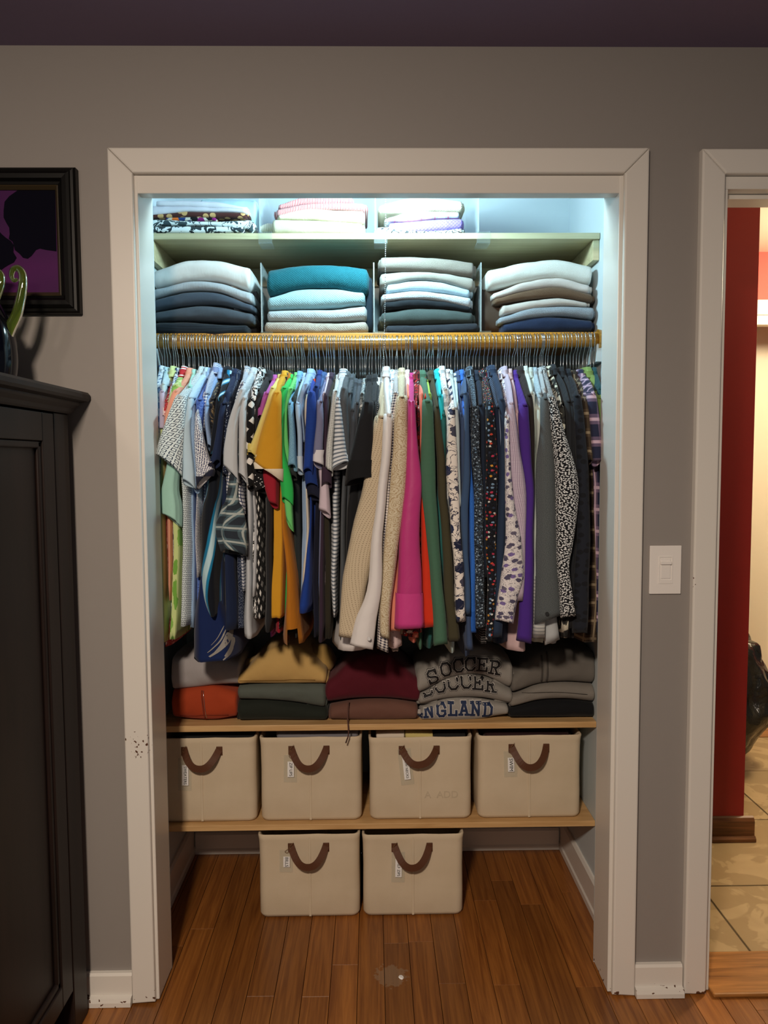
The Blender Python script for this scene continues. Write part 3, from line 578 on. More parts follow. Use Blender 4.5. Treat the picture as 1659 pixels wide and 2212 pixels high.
BINS = [  # x left, x right, y top, y bottom, word, sag shape, tag x,y offset in px from bin centre, tag tilt, label
 (333, 553, 1594, 1781, 'SWEATERS', (0, 1), (400, 1675), .02, 'canvas bin tagged SWEATERS, leftmost on the lowest shelf'),
 (562, 781, 1592, 1782, 'ZIP UPS', (0, 1.05), (628, 1662), .02, 'canvas bin tagged ZIP UPS beside the SWEATERS bin'),
 (798, 1019, 1592, 1778, 'CREW NECKS', (.35, .8), (878, 1658), -.1, 'canvas bin tagged CREW NECKS, third on the lowest shelf'),
 (1033, 1256, 1588, 1774, 'SWIM', (.1, 1.1), (1104, 1652), -.03, 'canvas bin tagged SWIM at the right end of the shelf'),
 (559, 777, 1802, 1983, 'BILLS', (0, 1.05), (619, 1862), .02, 'canvas bin tagged BILLS standing left on the closet floor'),
 (784, 1001, 1802, 1982, 'HALF ZIPS', (.1, 1.1), (861, 1875), .02, 'canvas bin tagged HALF ZIPS standing right on the closet floor')]
for bi, (xl, xr, yt, yb, word, sag, tg, tilt, lab) in enumerate(BINS):
    onf = bi > 3; yf = .335 if onf else .362; z0 = .0005 if onf else z4t+.0005
    xa, xb = at(xl, (yt+yb)/2, Y=yf).x, at(xr, (yt+yb)/2, Y=yf).x; zt_ = at((xl+xr)/2, yt, Y=yf).z; w, h, d = xb-xa, zt_-z0, .31 if not onf else .30
    if bi == 0: xa = max(xa, XL+.004); w = xb-xa
    e = empty('storage_bin', ((xa+xb)/2, yf, z0), lab, 'storage bin', 'canvas storage bins')
    v, f = bin_mesh(w, h, d); mesh_obj('body', v, f, MT['canvas'], e, None, True)
    cxp = (xl+xr)/2
    # stitched centre seam
    sx = at(cxp + (-1 if bi != 0 else -7), 1700, Y=yf).x-(xa+xb)/2
    box('seam', (sx-.0035, -.0016, .004), (sx+.0035, .004, h-.002), MT['canvas'], e, .001)
    # strap handle with two stitched tabs
    hz = h-.030; hx = .052; bow = [0, .008, .016, .022, .025, .025, .025, .022, .016, .008, 0]
    hoff = at(cxp-3 if bi else 438, 1700, Y=yf).x-(xa+xb)/2
    path = []
    for i in range(21):
        t = i/20; xx = -hx+2*hx*t; u = 2*t-1+sag[0]*.3*(1-abs(2*t-1)); zz = -.047*sag[1]*(1-abs(u)**2.2); yy = -.003-.032*(1-(2*t-1)**4)
        path.append(Vector((hoff+xx, yy, hz-.004+zz)))
    vs, fs = [], []
    for i, p in enumerate(path):
        t = (path[min(i+1, 20)]-path[max(i-1, 0)]).normalized(); nn = Vector((-t.z, 0, t.x)).normalized(); wd = .0102
        if nn.z < 0: nn = -nn
        bk_ = Vector((0, .0022, 0))
        for q in (p+nn*wd, p-nn*wd, p-nn*wd+bk_, p+nn*wd+bk_): vs.append(q)
    for i in range(20):
        for k in range(4): fs.append((i*4+k, i*4+(k+1) % 4, i*4+4+(k+1) % 4, i*4+4+k))
    fs += [(0, 1, 2, 3), (83, 82, 81, 80)]
    hd = mesh_obj('handle', vs, fs, MT['leather'], e)
    for sgn in (-1, 1): box('handle_tab', (hoff+sgn*hx-.009, -.0042, hz-.022), (hoff+sgn*hx+.009, -.0004, hz+.004), MT['leather'], hd, .001)
    # tag: clear sleeve, white card, printed word, twine
    tp = at(tg[0], tg[1], Y=yf-.006); X = tp.x-(xa+xb)/2; Z = tp.z-z0
    L = {'SWEATERS': .062, 'ZIP UPS': .047, 'CREW NECKS': .074, 'SWIM': .043, 'BILLS': .032, 'HALF ZIPS': .057}[word]
    tgE = empty('tag', (X, -.0045, Z), None); tgE.parent = e; tgE.rotation_euler = (0, tilt, 0)
    cw_ = .0095
    box('clear_sleeve', (-.021, -.0006, -L/2-.016), (.018, .0006, L/2+.02), MT['sleeve'], tgE, .0003)
    box('card', (-cw_, -.0014, -L/2), (cw_, -.0008, L/2), MT['card'], tgE)
    text_mesh('word', word, .0135, MT['ink'], tgE, Matrix.Translation((0, -.0018, 0))@Matrix.Rotation(pi/2, 4, 'X')@Matrix.Rotation(-pi/2, 4, 'Z')@Matrix.Scale(1.0, 4, (0, 1, 0)), L*.88)
    tw = [Vector((hoff-hx+.004, -.006, hz+.004)), Vector((hoff-hx-.004, -.008, hz-.004)), Vector((hoff-hx+.002, -.009, hz-.014)), Vector((X+.002, -.006, Z+L/2+.012)), Vector((X-.004, -.006, Z+L/2+.016)), Vector((hoff-hx-.003, -.007, hz-.006)), Vector((hoff-hx+.008, -.009, hz+.010))]
    pts = [Vector([cat([p[j] for p in tw], i/20) for j in range(3)]) for i in range(21)]
    tube_obj('twine', pts, .0007, MT['twine'], e, 5)
    if word == 'CREW NECKS':   # faint print showing through the cloth
        text_mesh('faint_print', 'A  ADD', .030, paint('faint_print_ink', '#c3b49c', .9, 0, 0), e, Matrix.Translation((.062, -.0012, h*.30))@Matrix.Rotation(pi/2, 4, 'X'))
CONT = [('grey folded fleece showing at the top of the ZIP UPS bin', 'sol #7c7a80', 585, 770, (1581, 1583, 1580), (1600, 1600, 1600)),
 ('cream folded top inside the CREW NECKS bin', 'sol #d8cdbd', 808, 872, (1586, 1583, 1582), (1602, 1602, 1602)), ('pale yellow folded top inside the CREW NECKS bin', 'sol #cdbd7a', 873, 936, (1582, 1582, 1585), (1602, 1602, 1602)),
 ('black folded top inside the CREW NECKS bin', 'sol #1c1c1c', 937, 1008, (1586, 1584, 1586), (1602, 1602, 1602)), ('dark maroon folded swimwear inside the SWIM bin', 'sol #2a1518', 1050, 1240, (1584, 1582, 1584), (1600, 1600, 1600)),
 ('black folded sweater inside the SWEATERS bin', 'sol #141518', 365, 540, (1587, 1586, 1587), (1604, 1604, 1604))]
for l, f, xl, xr, t, b in CONT: folded('folded_shirt', l, f, xl, xr, t, b, .385, .22, 'clothes inside the bins', 'shirt', .1, .001)
# ------------------------------------------------------------------ hanging garments
def ringset(levels, n=28, seed=0, fold=.10, kf=3, cap=True, slant=0.0, lip=True, pw=1.0, bk=0.0):
    """levels: (X, Z, halfX, yfront, yback) from top to bottom -> closed loft, open at the bottom with a turned-in hem"""
    vs, fs, uvs = [], [], []; m = len(levels); acc = 0
    for i, (X, Z, hx, y0, y1) in enumerate(levels):
        t = i/(m-1); cy, hy = (y0+y1)/2, (y1-y0)/2
        if i: acc += math.hypot(Z-levels[i-1][1], y0-levels[i-1][3])
        ua = 0
        for k in range(n):
            a = 2*pi*k/n; ca, sa = cos(a), sin(a)
            rid = 1-abs(mnoise.noise(Vector((ca*1.25+seed, sa*1.25, Z*2.0))))*3.2; f = 1+fold*min(1, t*2.2)*(.45*sin(kf*a+seed)+.35*sin((kf+2)*a+seed*2.3+t*2.0)+1.1*(rid-.45))
            wx = .0022*min(1, t*3)*mnoise.noise(Vector((seed*1.7, Z*9, 0)))*2
            x = X+wx+hx*f*(1 if ca >= 0 else -1)*abs(ca)**pw; y = cy+hy*(1+fold*.4*min(1, t*2)*sin(2*kf*a+seed))*(1 if sa >= 0 else -1)*abs(sa)**pw
            z = Z+slant*ca*t*t*t-bk*(sa+.3*sin(2*a+seed))*t**5
            vs.append((x, y, z)); uvs.append((k/n*2*(hx+hy)*1.1+seed*.137, -acc+seed*.21))
    for i in range(m-1):
        for k in range(n):
            k2 = (k+1) % n; fs.append((i*n+k, (i+1)*n+k, (i+1)*n+k2, i*n+k2))
    if cap: fs.append(tuple(range(n)))
    if lip:      # turned-in hem
        b = (m-1)*n; X, Z, hx, y0, y1 = levels[-1]; cy = (y0+y1)/2
        for dz, sc in ((.0015, .90), (.02, .86)):
            st = len(vs)
            for k in range(n):
                p = vs[b+k] if dz == .0015 else vs[b+k]; vs.append((X+(p[0]-X)*sc, cy+(p[1]-cy)*sc, p[2]+dz)); uvs.append(uvs[b+k])
            pb = b if dz == .0015 else st-n
            for k in range(n): k2 = (k+1) % n; fs.append((pb+k, st+k, st+k2, pb+k2))
    return vs, fs, uvs
def dense(rows, per=5):
    """resample (y, xl, xr) rows smoothly"""
    out = []; n = len(rows)
    for i in range(n-1):
        for j in range(per):
            t = (i+j/per)/(n-1); out.append(tuple(cat([r[k] for r in rows], t) for k in range(3)))
    out.append(rows[-1][:3]); return out
BODYF = .172
def garment(row, idx):
    label, spec, s, seam, d, tilt, body = row[:7]; opt = row[7] if len(row) > 7 else {}
    mat = fab(spec); short = opt.get('short', s[-1][0] < 1240)
    cx = (s[0][1]+s[0][2])/2; p = at(cx, s[0][0], Y=.30)
    e = empty('short_sleeved_shirt' if short else 'long_sleeved_shirt', (p.x, YR, p.z), label, opt.get('cat', 'shirt'), 'short sleeved shirts on the rod' if short else 'long sleeved shirts on the rod')
    y0, ys = s[0][0], s[seam][0]; seed = idx*1.318
    # yoke and torso
    lv = []
    up = dense(s[:seam+1], 5)
    for (y, xl, xr) in up:
        t = (y-y0)/max(1, ys-y0); yf = .292-(.146+d)*t**.9
        X = (at(xl, y, Y=yf).x+at(xr, y, Y=yf).x)/2; hx = max(.004, (at(xr, y, Y=yf).x-at(xl, y, Y=yf).x)/2); lv.append((X, at(cx, y, Y=yf).z, hx*(.62+.40*min(1, t*3)), yf, 2*YR-max(yf, .13)))
    if not isinstance(body, (list, tuple)):
        a = s[seam]; w = min(a[2]-a[1], 15)/2+1; m = (a[1]+a[2])/2; q = m+(a[1]+a[2]-s[0][1]-s[0][2])*.0; body = [(ys+70, q-w*.8, q+w*.8), ((ys+body)/2, q-w*.9, q+w*.9), (body, q-w, q+w)]
    a = s[seam]; bd = dense([(ys, a[1], a[2])]+[b for b in body if b[0] > ys+15], 5)[1:]
    bf = opt.get('bf', BODYF if isinstance(row[6], (list, tuple)) else .196)
    for (y, xl, xr) in bd:
        A, B = at(xl, y, Y=bf), at(xr, y, Y=bf); lv.append(((A.x+B.x)/2, A.z, max(.004, (B.x-A.x)/2), bf, 2*YR-bf-.02))
    v, f, u = ringset(lv, 28, seed, .10, 3, True, 0, True, .6, .004); bodyv = (v, f)
    if opt.get('slit'):       # side slit in the hem: an opening left in the cloth
        px, ya, yb, hw = opt['slit']; A, B = at(px, ya, Y=bf), at(px, yb, Y=bf); hwm = hw/800.
        f = [q for q in f if not (sum(v[i][1] for i in q)/len(q) < YR-.06 and sum(v[i][2] for i in q)/len(q) < A.z and abs(sum(v[i][0] for i in q)/len(q)-A.x) < hwm*min(1, (A.z-sum(v[i][2] for i in q)/len(q))/(A.z-B.z)))]
    keep(mesh_obj('body', v, f, mat, None, u, True), e)
    # sleeve
    sl = s[seam:]
    if len(sl) > 1:
        lv = []; ds = dense(sl, 6 if len(sl) < 4 else 5)
        for i, (y, xl, xr) in enumerate(ds):
            yf = .1535-d-.010*min(1, i/3); A, B = at(xl, y, Y=yf), at(xr, y, Y=yf); hx = max(.004, (B.x-A.x)/2); dep = min(.062, max(.03, hx*1.5))
            lv.append(((A.x+B.x)/2, A.z, hx, yf, yf+dep))
        X, Z, hx, a0, a1 = lv[0]; lv[0] = (X, Z, hx*.93, a0, a1); lv.insert(0, (X, Z+.006, hx*.85, a0+.012, a1+.01))
        zt_ = -tilt/815.
        v, f, u = ringset(lv, 28, seed+2, opt.get('fold', .08), 2, True, zt_, True, .9, .008 if short else .003); sv = keep(mesh_obj('sleeve', v, f, mat, None, u, True), e)
        cu = opt.get('cuff')
        if cu:       # hem band or cuff of another look
            L = lv[-4:] if not opt.get('cuffn') else lv[-opt['cuffn']:]; L = [(x, z-.0012, h*1.03+.0006, b0-.001, b1+.001) for (x, z, h, b0, b1) in L]
            k0 = (len(lv)-len(L))/(len(lv)-1)
            v, f, u = ringset(L, 28, seed+2, opt.get('fold', .08), 2, False, zt_, True, .9, .008 if short else .003); keep(mesh_obj('cuff', v, f, fab(cu), None, u, True), e)
    # collar
    if opt.get('collar', 1):
        c0 = s[0]; w = (c0[2]-c0[1])/2+1.5; dx = ((s[1][1]+s[1][2])-(c0[1]+c0[2]))/2; hh = opt.get('ch', 24); lv = []
        for j in range(6):
            t = j/5; y = y0-7+hh*t; yf = .277+.012*(1-t)-.030*t; ww = w*(.75+.45*t)*(1 if t < .95 else .98); x = cx+dx*t*.22*hh/max(20, s[1][0]-y0)*1.6; A, B = at(x-ww, y, Y=yf), at(x+ww, y, Y=yf); lv.append(((A.x+B.x)/2, A.z, max(.004, (B.x-A.x)/2), yf, .40))
        v, f, u = ringset(lv, 24, seed+1, .05, 2, True, 0, True, .65); keep(mesh_obj('collar', v, f, fab(opt['cc']) if opt.get('cc') else mat, None, u, True), e)
    if opt.get('feather'):     # printed plume on the hem, laid on the cloth
        from mathutils.bvhtree import BVHTree
        tree = BVHTree.FromPolygons([Vector(q) for q in bodyv[0]], bodyv[1]); vs, fs = [], []
        def hit(x, y):
            dr = (at(x, y, Y=0)-CP).normalized(); h = tree.ray_cast(CP, dr); return h[0]-dr*.0016 if h[0] else None
        for pts, w0 in ((((502, 1358), (492, 1384), (474, 1404), (452, 1419)), 7), (((494, 1366), (480, 1392), (462, 1412)), 5), (((505, 1376), (500, 1398), (486, 1418)), 6), (((488, 1360), (476, 1384), (458, 1402), (448, 1410)), 2.2), (((503, 1394), (496, 1412), (482, 1426)), 4), (((484, 1352), (470, 1378), (456, 1394)), 1.2)):
            prev = None
            for k in range(13):
                t = k/12; x = cat([p[0] for p in pts], t); y = cat([p[1] for p in pts], t); w = w0*(1-.7*t)*(.5+min(.5, t*3)); A, B = hit(x-w*.8, y-w*.5), hit(x+w*.8, y+w*.5)
                if A is None or B is None: prev = None; continue
                vs += [A, B]
                if prev is not None: fs.append((prev, prev+1, len(vs)-1, len(vs)-2))
                prev = len(vs)-2
        if fs: keep(mesh_obj('feather_print', vs, fs, fab('sol #9b9894')), e)
    # button on the cuff
    if opt.get('button'):
        bx, by = opt['button']; q = at(bx, by, Y=.152-d-.017); bm = bmesh.new(); bmesh.ops.create_cone(bm, cap_ends=True, segments=14, radius1=.0052, radius2=.0046, depth=.0022, matrix=Matrix.Translation(q)@Matrix.Rotation(pi/2, 4, 'X')); keep(bm_obj('button', bm, fab(opt.get('bcol', 'sol #2a2c2e'))), e)
    return e
def T(x0, y0, x1, y1, x2, y2, w, we=None): return [(y0, x0-w/2, x0+w/2), (y1, x1-w/2, x1+w/2), ((y1+y2)/2, (x1+x2)/2-w*.5, (x1+x2)/2+w*.5), (y2, x2-(we or w)/2, x2+(we or w)/2)]
GR = [
 ('white shirt with blue flower print, first on the left end of the rod', 'flo #eef2f6 34 .3 1 1 #3f5f96 #7f9cc4', T(346, 796, 341, 832, 344, 960, 13), 1, 0, 0, [(1000, 338, 352), (1390, 344, 356)]),
 ('pale aqua shirt just right of the first flower print', 'sol #c9e3ea', T(357, 799, 352, 830, 350, 940, 10), 1, 0, 0, 1330),
 ('lavender short sleeved shirt near the left end of the rod', 'sol #c4bdd8', T(364, 806, 348, 846, 348, 930, 15), 1, .012, 0, 1350),
 ('pale yellow green shirt near the left end of the rod', 'sol #d6e6a0', T(371, 797, 351, 880, 350, 990, 13), 1, .004, 0, [(1000, 340, 356), (1390, 345, 360)]),
 ('white shirt with blue and navy leaf print left of the red trimmed tee', 'flo #dfeaf2 40 .34 1 2 #3a5f9c #1c2c50 #2c4878', T(381, 801, 372, 834, 360, 930, 11), 1, 0, 0, 1360),
 ('red tee with white flowers and a white neck band', 'flo #b3232d 44 .25 1 1 #f0d8d6 #e8a0a0', [(797, 389, 400), (840, 360, 374), (868, 354, 366), (905, 350, 358)], 2, .018, 0, 1400, {'cc': 'hst #c22c34 #f2e8e6 90 .5'}),
 ('lime green tee left of the peach shirt', 'flo #cfe09a 14 .32 1 #79b24a #8cc05a', [(808, 382, 398), (832, 370, 388), (870, 362, 374), (960, 352, 366)], 1, .01, 0, [(1060, 360, 380), (1130, 369, 386), (1250, 368, 386), (1386, 364, 383)], {'cuff': 'sol #9cc86a', 'cuffn': 2}),
 ('peach short sleeved shirt beside the lime green tee', 'sol #f0a58a', [(801, 400, 415), (820, 390, 408), (845, 370, 386), (900, 354, 374), (950, 349, 366)], 2, .028, 0, [(1050, 356, 372), (1300, 362, 371)]),
 ('mint green shirt whose sleeve hangs under the navy squares', 'sol #aee0d2', [(804, 412, 423), (835, 402, 412), (900, 380, 396), (1040, 352, 384), (1085, 346, 389), (1124, 349, 388)], 1, .008, 14, 1330, {'fold': .16}),
 ('white shirt with navy squares, wide sleeve over the left jamb', 'sqr #e4f1f4 #1d3350 88 .10', [(798, 426, 440), (826, 402, 426), (856, 376, 402), (905, 358, 396), (960, 340, 392), (1003, 334, 389)], 2, .062, 22, [(1060, 386, 408), (1112, 388, 410), (1200, 388, 412), (1356, 385, 411)], {'fold': .04}),
 ('pale blue tee with a soft long drooping sleeve', 'sol #c2dcec', [(800, 438, 452), (830, 414, 434), (859, 402, 416), (920, 393, 411), (1000, 393, 418), (1048, 391, 421)], 2, .045, 8, 1350),
 ('light chambray shirt beside the pale blue tee', 'hea #7fa3cc #a9c4e2 660', [(801, 446, 459), (836, 424, 436), (872, 410, 421), (940, 408, 422), (1060, 414, 428)], 2, .03, 0, 1360),
 ('white shirt with a blue key pattern and a raised pointed collar', 'chk #f0f4f8 #3c5ea6 120', [(790, 458, 470), (822, 444, 458), (850, 436, 447), (960, 430, 440)], 2, .012, 0, 1340),
 ('mottled royal blue shirt with a gathered shoulder', 'hea #2c4aa0 #6f90d8 286', [(808, 455, 467), (838, 434, 452), (864, 421, 437), (930, 422, 436), (1000, 428, 440)], 2, .034, 0, 1360),
 ('white shirt with tiny navy hearts, flared short sleeve', 'dot #eef0f4 #2a3566 250 .36 .3', [(812, 466, 474), (850, 440, 452), (893, 420, 430), (940, 418, 437), (990, 419, 448), (1034, 421, 460)], 2, .05, -20, [(1100, 421, 431), (1250, 420, 432)], {'cuff': 'sol #23263a', 'cuffn': 2}),
 ('pale denim blue shirt with a rolled sleeve end', 'hea #7d9ccb #9db8dd 572', [(801, 469, 482), (838, 450, 464), (876, 440, 450), (920, 441, 451), (968, 444, 456)], 2, .03, 0, 1370),
 ('black and tan printed shirt behind the swirl print', 'cam #14161c #2a2f3a #8d7a5c 60', T(477, 812, 456, 862, 452, 950, 12), 1, .012, 0, 1350),
 ('black shirt with teal and white swirls and a turned collar', 'swl #0d1420 #1a7fae #bfe2ee 3.2', [(797, 481, 497), (828, 473, 494), (860, 464, 482), (910, 460, 475), (985, 451, 470)], 2, .032, 0, [(1050, 438, 474), (1100, 427, 472), (1200, 424, 474), (1290, 428, 472), (1335, 444, 466)], {'bf': .138}),
 ('navy shirt with a long tubular short sleeve', 'sol #1e2c4e', [(806, 495, 506), (838, 488, 500), (872, 474, 486), (940, 464, 480), (1008, 447, 472)], 2, .04, -10, 1380),
 ('dark indigo shirt right of the swirl print', 'sol #1b2848', T(507, 803, 490, 850, 482, 990, 14), 1, .012, 0, [(1050, 478, 500), (1200, 476, 508), (1365, 478, 516)]),
 ('navy shirt with fine white dots', 'dot #1c2740 #c9d6e8 150 .14 1', [(806, 510, 522), (840, 497, 510), (870, 486, 497), (930, 482, 494), (1030, 480, 492)], 2, .022, 0, [(1100, 506, 520), (1300, 512, 526), (1362, 512, 528)]),
 ('white and navy checked shirt under the grey tee', 'win #e8ecf2 #2f3c66 110', [(797, 525, 537), (825, 518, 528), (880, 503, 514), (990, 490, 510), (1070, 488, 528), (1104, 500, 530)], 1, .012, 10, [(1150, 514, 526), (1280, 518, 530)]),
 ('pale grey tee with a twisted drooping sleeve', 'sol #c8cdd3', [(800, 540, 553), (822, 524, 541), (842, 515, 529), (900, 494, 513), (960, 484, 513), (1025, 482, 516)], 2, .048, 18, [(1080, 528, 548), (1200, 526, 546), (1300, 524, 545), (1382, 524, 552)], {'fold': .14}),
 ('white tee with fine grey speckles', 'hea #a8adb4 #d9dce0 1320', [(806, 546, 558), (830, 530, 543), (860, 518, 533), (930, 514, 531), (1000, 514, 532), (1036, 512, 536)], 2, .042, 14, [(1085, 543, 556), (1290, 541, 555)]),
 ('teal and grey plaid shirt with a crumpled sleeve low on the left', 'pld #2a323c #5d7680 #c4ccc8 26', [(808, 536, 546), (850, 516, 526), (1060, 490, 512), (1100, 478, 522), (1150, 466, 532), (1198, 476, 530)], 1, .026, 6, 1330, {'fold': .2}),
 ('black and white zebra striped top', 'cam #f0f0f0 #101012 #f0f0f0 40', T(562, 800, 548, 838, 540, 960, 13), 1, .018, 0, 1340),
 ('black top with large white squares', 'sqf #0e0e10 #e4e2de 34 .65', [(812, 563, 574), (832, 548, 562), (862, 534, 549), (950, 531, 548), (1055, 532, 548)], 2, .034, 0, [(1085, 546, 564), (1150, 549, 567), (1250, 550, 570), (1340, 551, 570)]),
 ('charcoal tee left of the magenta one', 'sol #26272b', [(806, 574, 587), (850, 553, 568), (900, 548, 560), (1000, 545, 560)], 1, .016, 0, [(1060, 566, 588), (1200, 568, 589), (1368, 565, 588)], {'bf': .158}),
 ('orchid pink tee squeezed beside the pale yellow one', 'sol #b35aa8', T(593, 816, 574, 850, 562, 905, 14), 1, .02, 0, [(1000, 582, 594), (1340, 583, 592), (1372, 582, 594)], {'bf': .2}),
 ('pale yellow tee with a narrow hanging sleeve', 'sol #e6d47e', [(815, 597, 609), (838, 582, 595), (880, 568, 581), (930, 553, 567), (984, 534, 553)], 1, .05, 4, 1340, {'cuff': 'sol #dfcb70', 'cuffn': 3}),
 ('mustard yellow tee with a wide sleeve edged in cream', 'sol #d39a26', [(807, 605, 622), (828, 594, 612), (848, 588, 607), (890, 576, 606), (950, 560, 609), (1022, 546, 610)], 2, .066, 20, [(1100, 584, 614), (1200, 584, 615), (1280, 581, 614), (1340, 582, 613)], {'cuff': 'sol #efe3cc', 'cuffn': 2, 'fold': .03, 'bf': .15}),
 ('burgundy tee whose sleeve shows below the mustard sleeve', 'sol #9c1c2e', [(814, 610, 620), (850, 598, 608), (1000, 570, 596), (1040, 568, 602), (1092, 580, 600)], 1, .03, 4, [(1150, 590, 604), (1330, 592, 606), (1370, 590, 607)], {'fold': .12, 'bf': .195}),
 ('black tee with small white dots behind the mustard tee', 'dot #111114 #e8e8ea 110 .12 1', [(812, 616, 624), (860, 600, 608), (1000, 548, 580), (1062, 552, 584)], 1, .024, 0, 1360),
 ('orange brown long tee with a split hem', 'sol #b5701a', [(812, 620, 629), (850, 606, 614), (1000, 606, 622)], 1, .002, 0, [(1100, 604, 624), (1180, 608, 636), (1290, 611, 648), (1396, 602, 662)], {'bf': .13, 'slit': (632, 1345, 1396, 14)}),
 ('bright green tee with a ringed sleeve', 'sol #2fbf5a', [(815, 621, 635), (838, 606, 622), (880, 602, 614), (960, 600, 612), (1040, 603, 629), (1086, 606, 630)], 1, .045, 6, 1330),
 ('apple green tee under the bright green one', 'sol #6fd077', [(811, 633, 645), (840, 620, 632), (890, 612, 622), (1040, 607, 628), (1138, 618, 636)], 1, .03, 14, 1340),
 ('mint tee beside the green ones', 'sol #86d9bf', T(646, 811, 628, 862, 620, 960, 11), 1, .014, 0, 1360),
 ('sky blue denim shirt with a stitched sleeve end', 'hea #5d93b8 #8cbcd8 572', [(808, 640, 653), (834, 630, 643), (872, 621, 633), (940, 622, 637), (1011, 621, 642)], 2, .044, 3, 1350),
 ('dark green grey shirt with small coral marks', 'sol #2c3332', [(818, 648, 658), (860, 628, 640), (940, 617, 628), (1035, 624, 640)], 1, .018, 0, [(1080, 630, 648), (1380, 634, 650)]),
 ('pale blue polo with a banded sleeve end', 'sol #a9c3de', [(812, 652, 664), (840, 642, 654), (872, 637, 649), (940, 640, 652), (1020, 642, 655)], 2, .046, 3, 1340, {'cuff': 'sol #c9d8e6', 'cuffn': 4}),
 ('powder blue heather tee with a raised neckline', 'hea #86a5cd #aac4e6 924', [(803, 660, 679), (830, 652, 668), (870, 645, 657), (960, 650, 660)], 1, .024, 0, [(1100, 650, 664), (1290, 646, 662)]),
 ('cream tee body between the powder blue and royal blue tees', 'sol #d9d0c2', T(676, 812, 660, 850, 655, 980, 9), 1, .004, 0, [(1090, 656, 670), (1200, 652, 668), (1290, 648, 662)]),
 ('royal blue ribbed tee with an orange red shoulder patch', 'hst #1c429c #173684 260 .5', [(816, 667, 682), (830, 667, 681), (848, 664, 681), (900, 659, 683), (960, 656, 678), (1020, 654, 674)], 2, .05, 2, [(1100, 668, 676), (1200, 656, 676), (1327, 636, 676)], {'cc': 'sol #e2492e', 'bf': .155}),
 ('deep blue tee hanging behind the ribbed royal blue one', 'sol #183478', [(806, 683, 697), (835, 676, 690), (900, 668, 682), (1010, 656, 682), (1052, 660, 688)], 1, .03, 0, 1360),
 ('steel blue tee left of the lavender grey one', 'sol #3d5c8e', T(699, 810, 686, 845, 680, 960, 12), 1, .012, 0, 1370),
 ('lavender grey tee with a white sleeve band', 'sol #7a7c9c', [(818, 698, 711), (838, 689, 703), (868, 683, 697), (930, 680, 699), (1004, 676, 700)], 2, .054, 5, 1360, {'cuff': 'sol #dedce4', 'cuffn': 4}),
 ('pale pink tee with a ringed white sleeve end low on the rod', 'sol #d4c4d2', [(812, 706, 714), (850, 696, 704), (1000, 690, 706), (1050, 692, 711), (1110, 686, 712)], 1, .022, 8, 1340),
 ('plum tee right of the lavender grey one', 'sol #3a2a3c', [(811, 708, 723), (856, 697, 709), (920, 697, 710), (1010, 694, 716), (1050, 692, 716)], 1, .036, 0, [(1100, 690, 704), (1390, 684, 704)]),
 ('navy tee whose sleeve end shows below the lavender sleeve', 'sol #161a30', [(814, 716, 724), (860, 704, 712), (1000, 664, 690), (1078, 664, 694)], 1, .016, 4, [(1150, 676, 690), (1380, 672, 690)]),
 ('olive brown tee behind the speckled white one', 'sol #2e2a20', T(722, 818, 712, 858, 706, 980, 10), 1, .02, 0, [(1090, 700, 714), (1385, 700, 716)]),
 ('off white tee with tiny grey dots and a slim sleeve', 'dot #cfd3d2 #6d7474 230 .22 .2', [(816, 724, 737), (845, 718, 730), (900, 712, 725), (960, 706, 721), (1020, 702, 719)], 1, .05, 6, 1330),
 ('white and grey striped tee with a raised neck band', 'hst #dfe4ea #6f7a88 95 .42', [(803, 732, 751), (832, 727, 743), (860, 724, 735), (920, 722, 741), (970, 720, 748), (1009, 718, 756)], 2, .055, -6, [(1090, 712, 734), (1200, 712, 732), (1335, 714, 726)], {'fold': .05}),
 ('charcoal heather tee right of the striped tee', 'hea #34383d #666c73 1144', [(808, 742, 756), (840, 735, 752), (900, 734, 753), (1000, 738, 756)], 1, .04, 0, [(1090, 734, 750), (1385, 730, 748)]),
 ('grey tee with a folded collar, third left of the black tee', 'sol #4c5158', T(761, 814, 752, 850, 752, 960, 13), 1, .024, 0, 1370),
 ('slate grey tee with a stitched neckline', 'sol #434850', T(768, 824, 762, 888, 758, 990, 13), 1, .034, 0, 1380),
 ('mid grey tee nearest the left of the silver print', 'sol #484d55', T(777, 826, 771, 872, 764, 980, 13), 1, .03, 0, 1370),
 ('silver grey floral printed top peeking out near the black tee', 'cam #9aa3a6 #4c5458 #d7dcdc 70', T(788, 824, 783, 850, 774, 960, 10), 1, .016, 0, 1360),
 ('black tee with a wide flared sleeve at the middle of the rod', 'sol #1a1b1f', [(816, 790, 806), (845, 788, 806), (870, 784, 808), (920, 772, 806), (980, 756, 808), (1040, 744, 811)], 2, .064, -6, [(1100, 742, 780), (1385, 744, 770)], {'cuff': 'sol #141518', 'cuffn': 5, 'fold': .04}),
 ('charcoal black tee right behind the wide black sleeve', 'sol #27292d', T(810, 814, 808, 872, 806, 985, 14), 1, .036, 0, [(1000, 770, 800), (1385, 772, 800)]),
 ('black tee with a white neck label just left of the pull chain', 'sol #202226', T(817, 822, 815, 874, 812, 990, 11), 1, .02, 0, 1380, {'cc': 'sol #dcdcdc'}),
 # long sleeves
 ('beige dotted long sleeve shirt in a clear cover, leftmost long sleeve', 'dot #cbbba0 #7d6c55 210 .17 .12', [(812, 822, 838), (850, 814, 834), (902, 808, 834), (960, 800, 832), (1050, 782, 824), (1180, 752, 812), (1290, 737, 790), (1380, 732, 770)], 2, .058, 3, 1340, {'cc': 'sol #e8f0f0', 'fold': .05}),
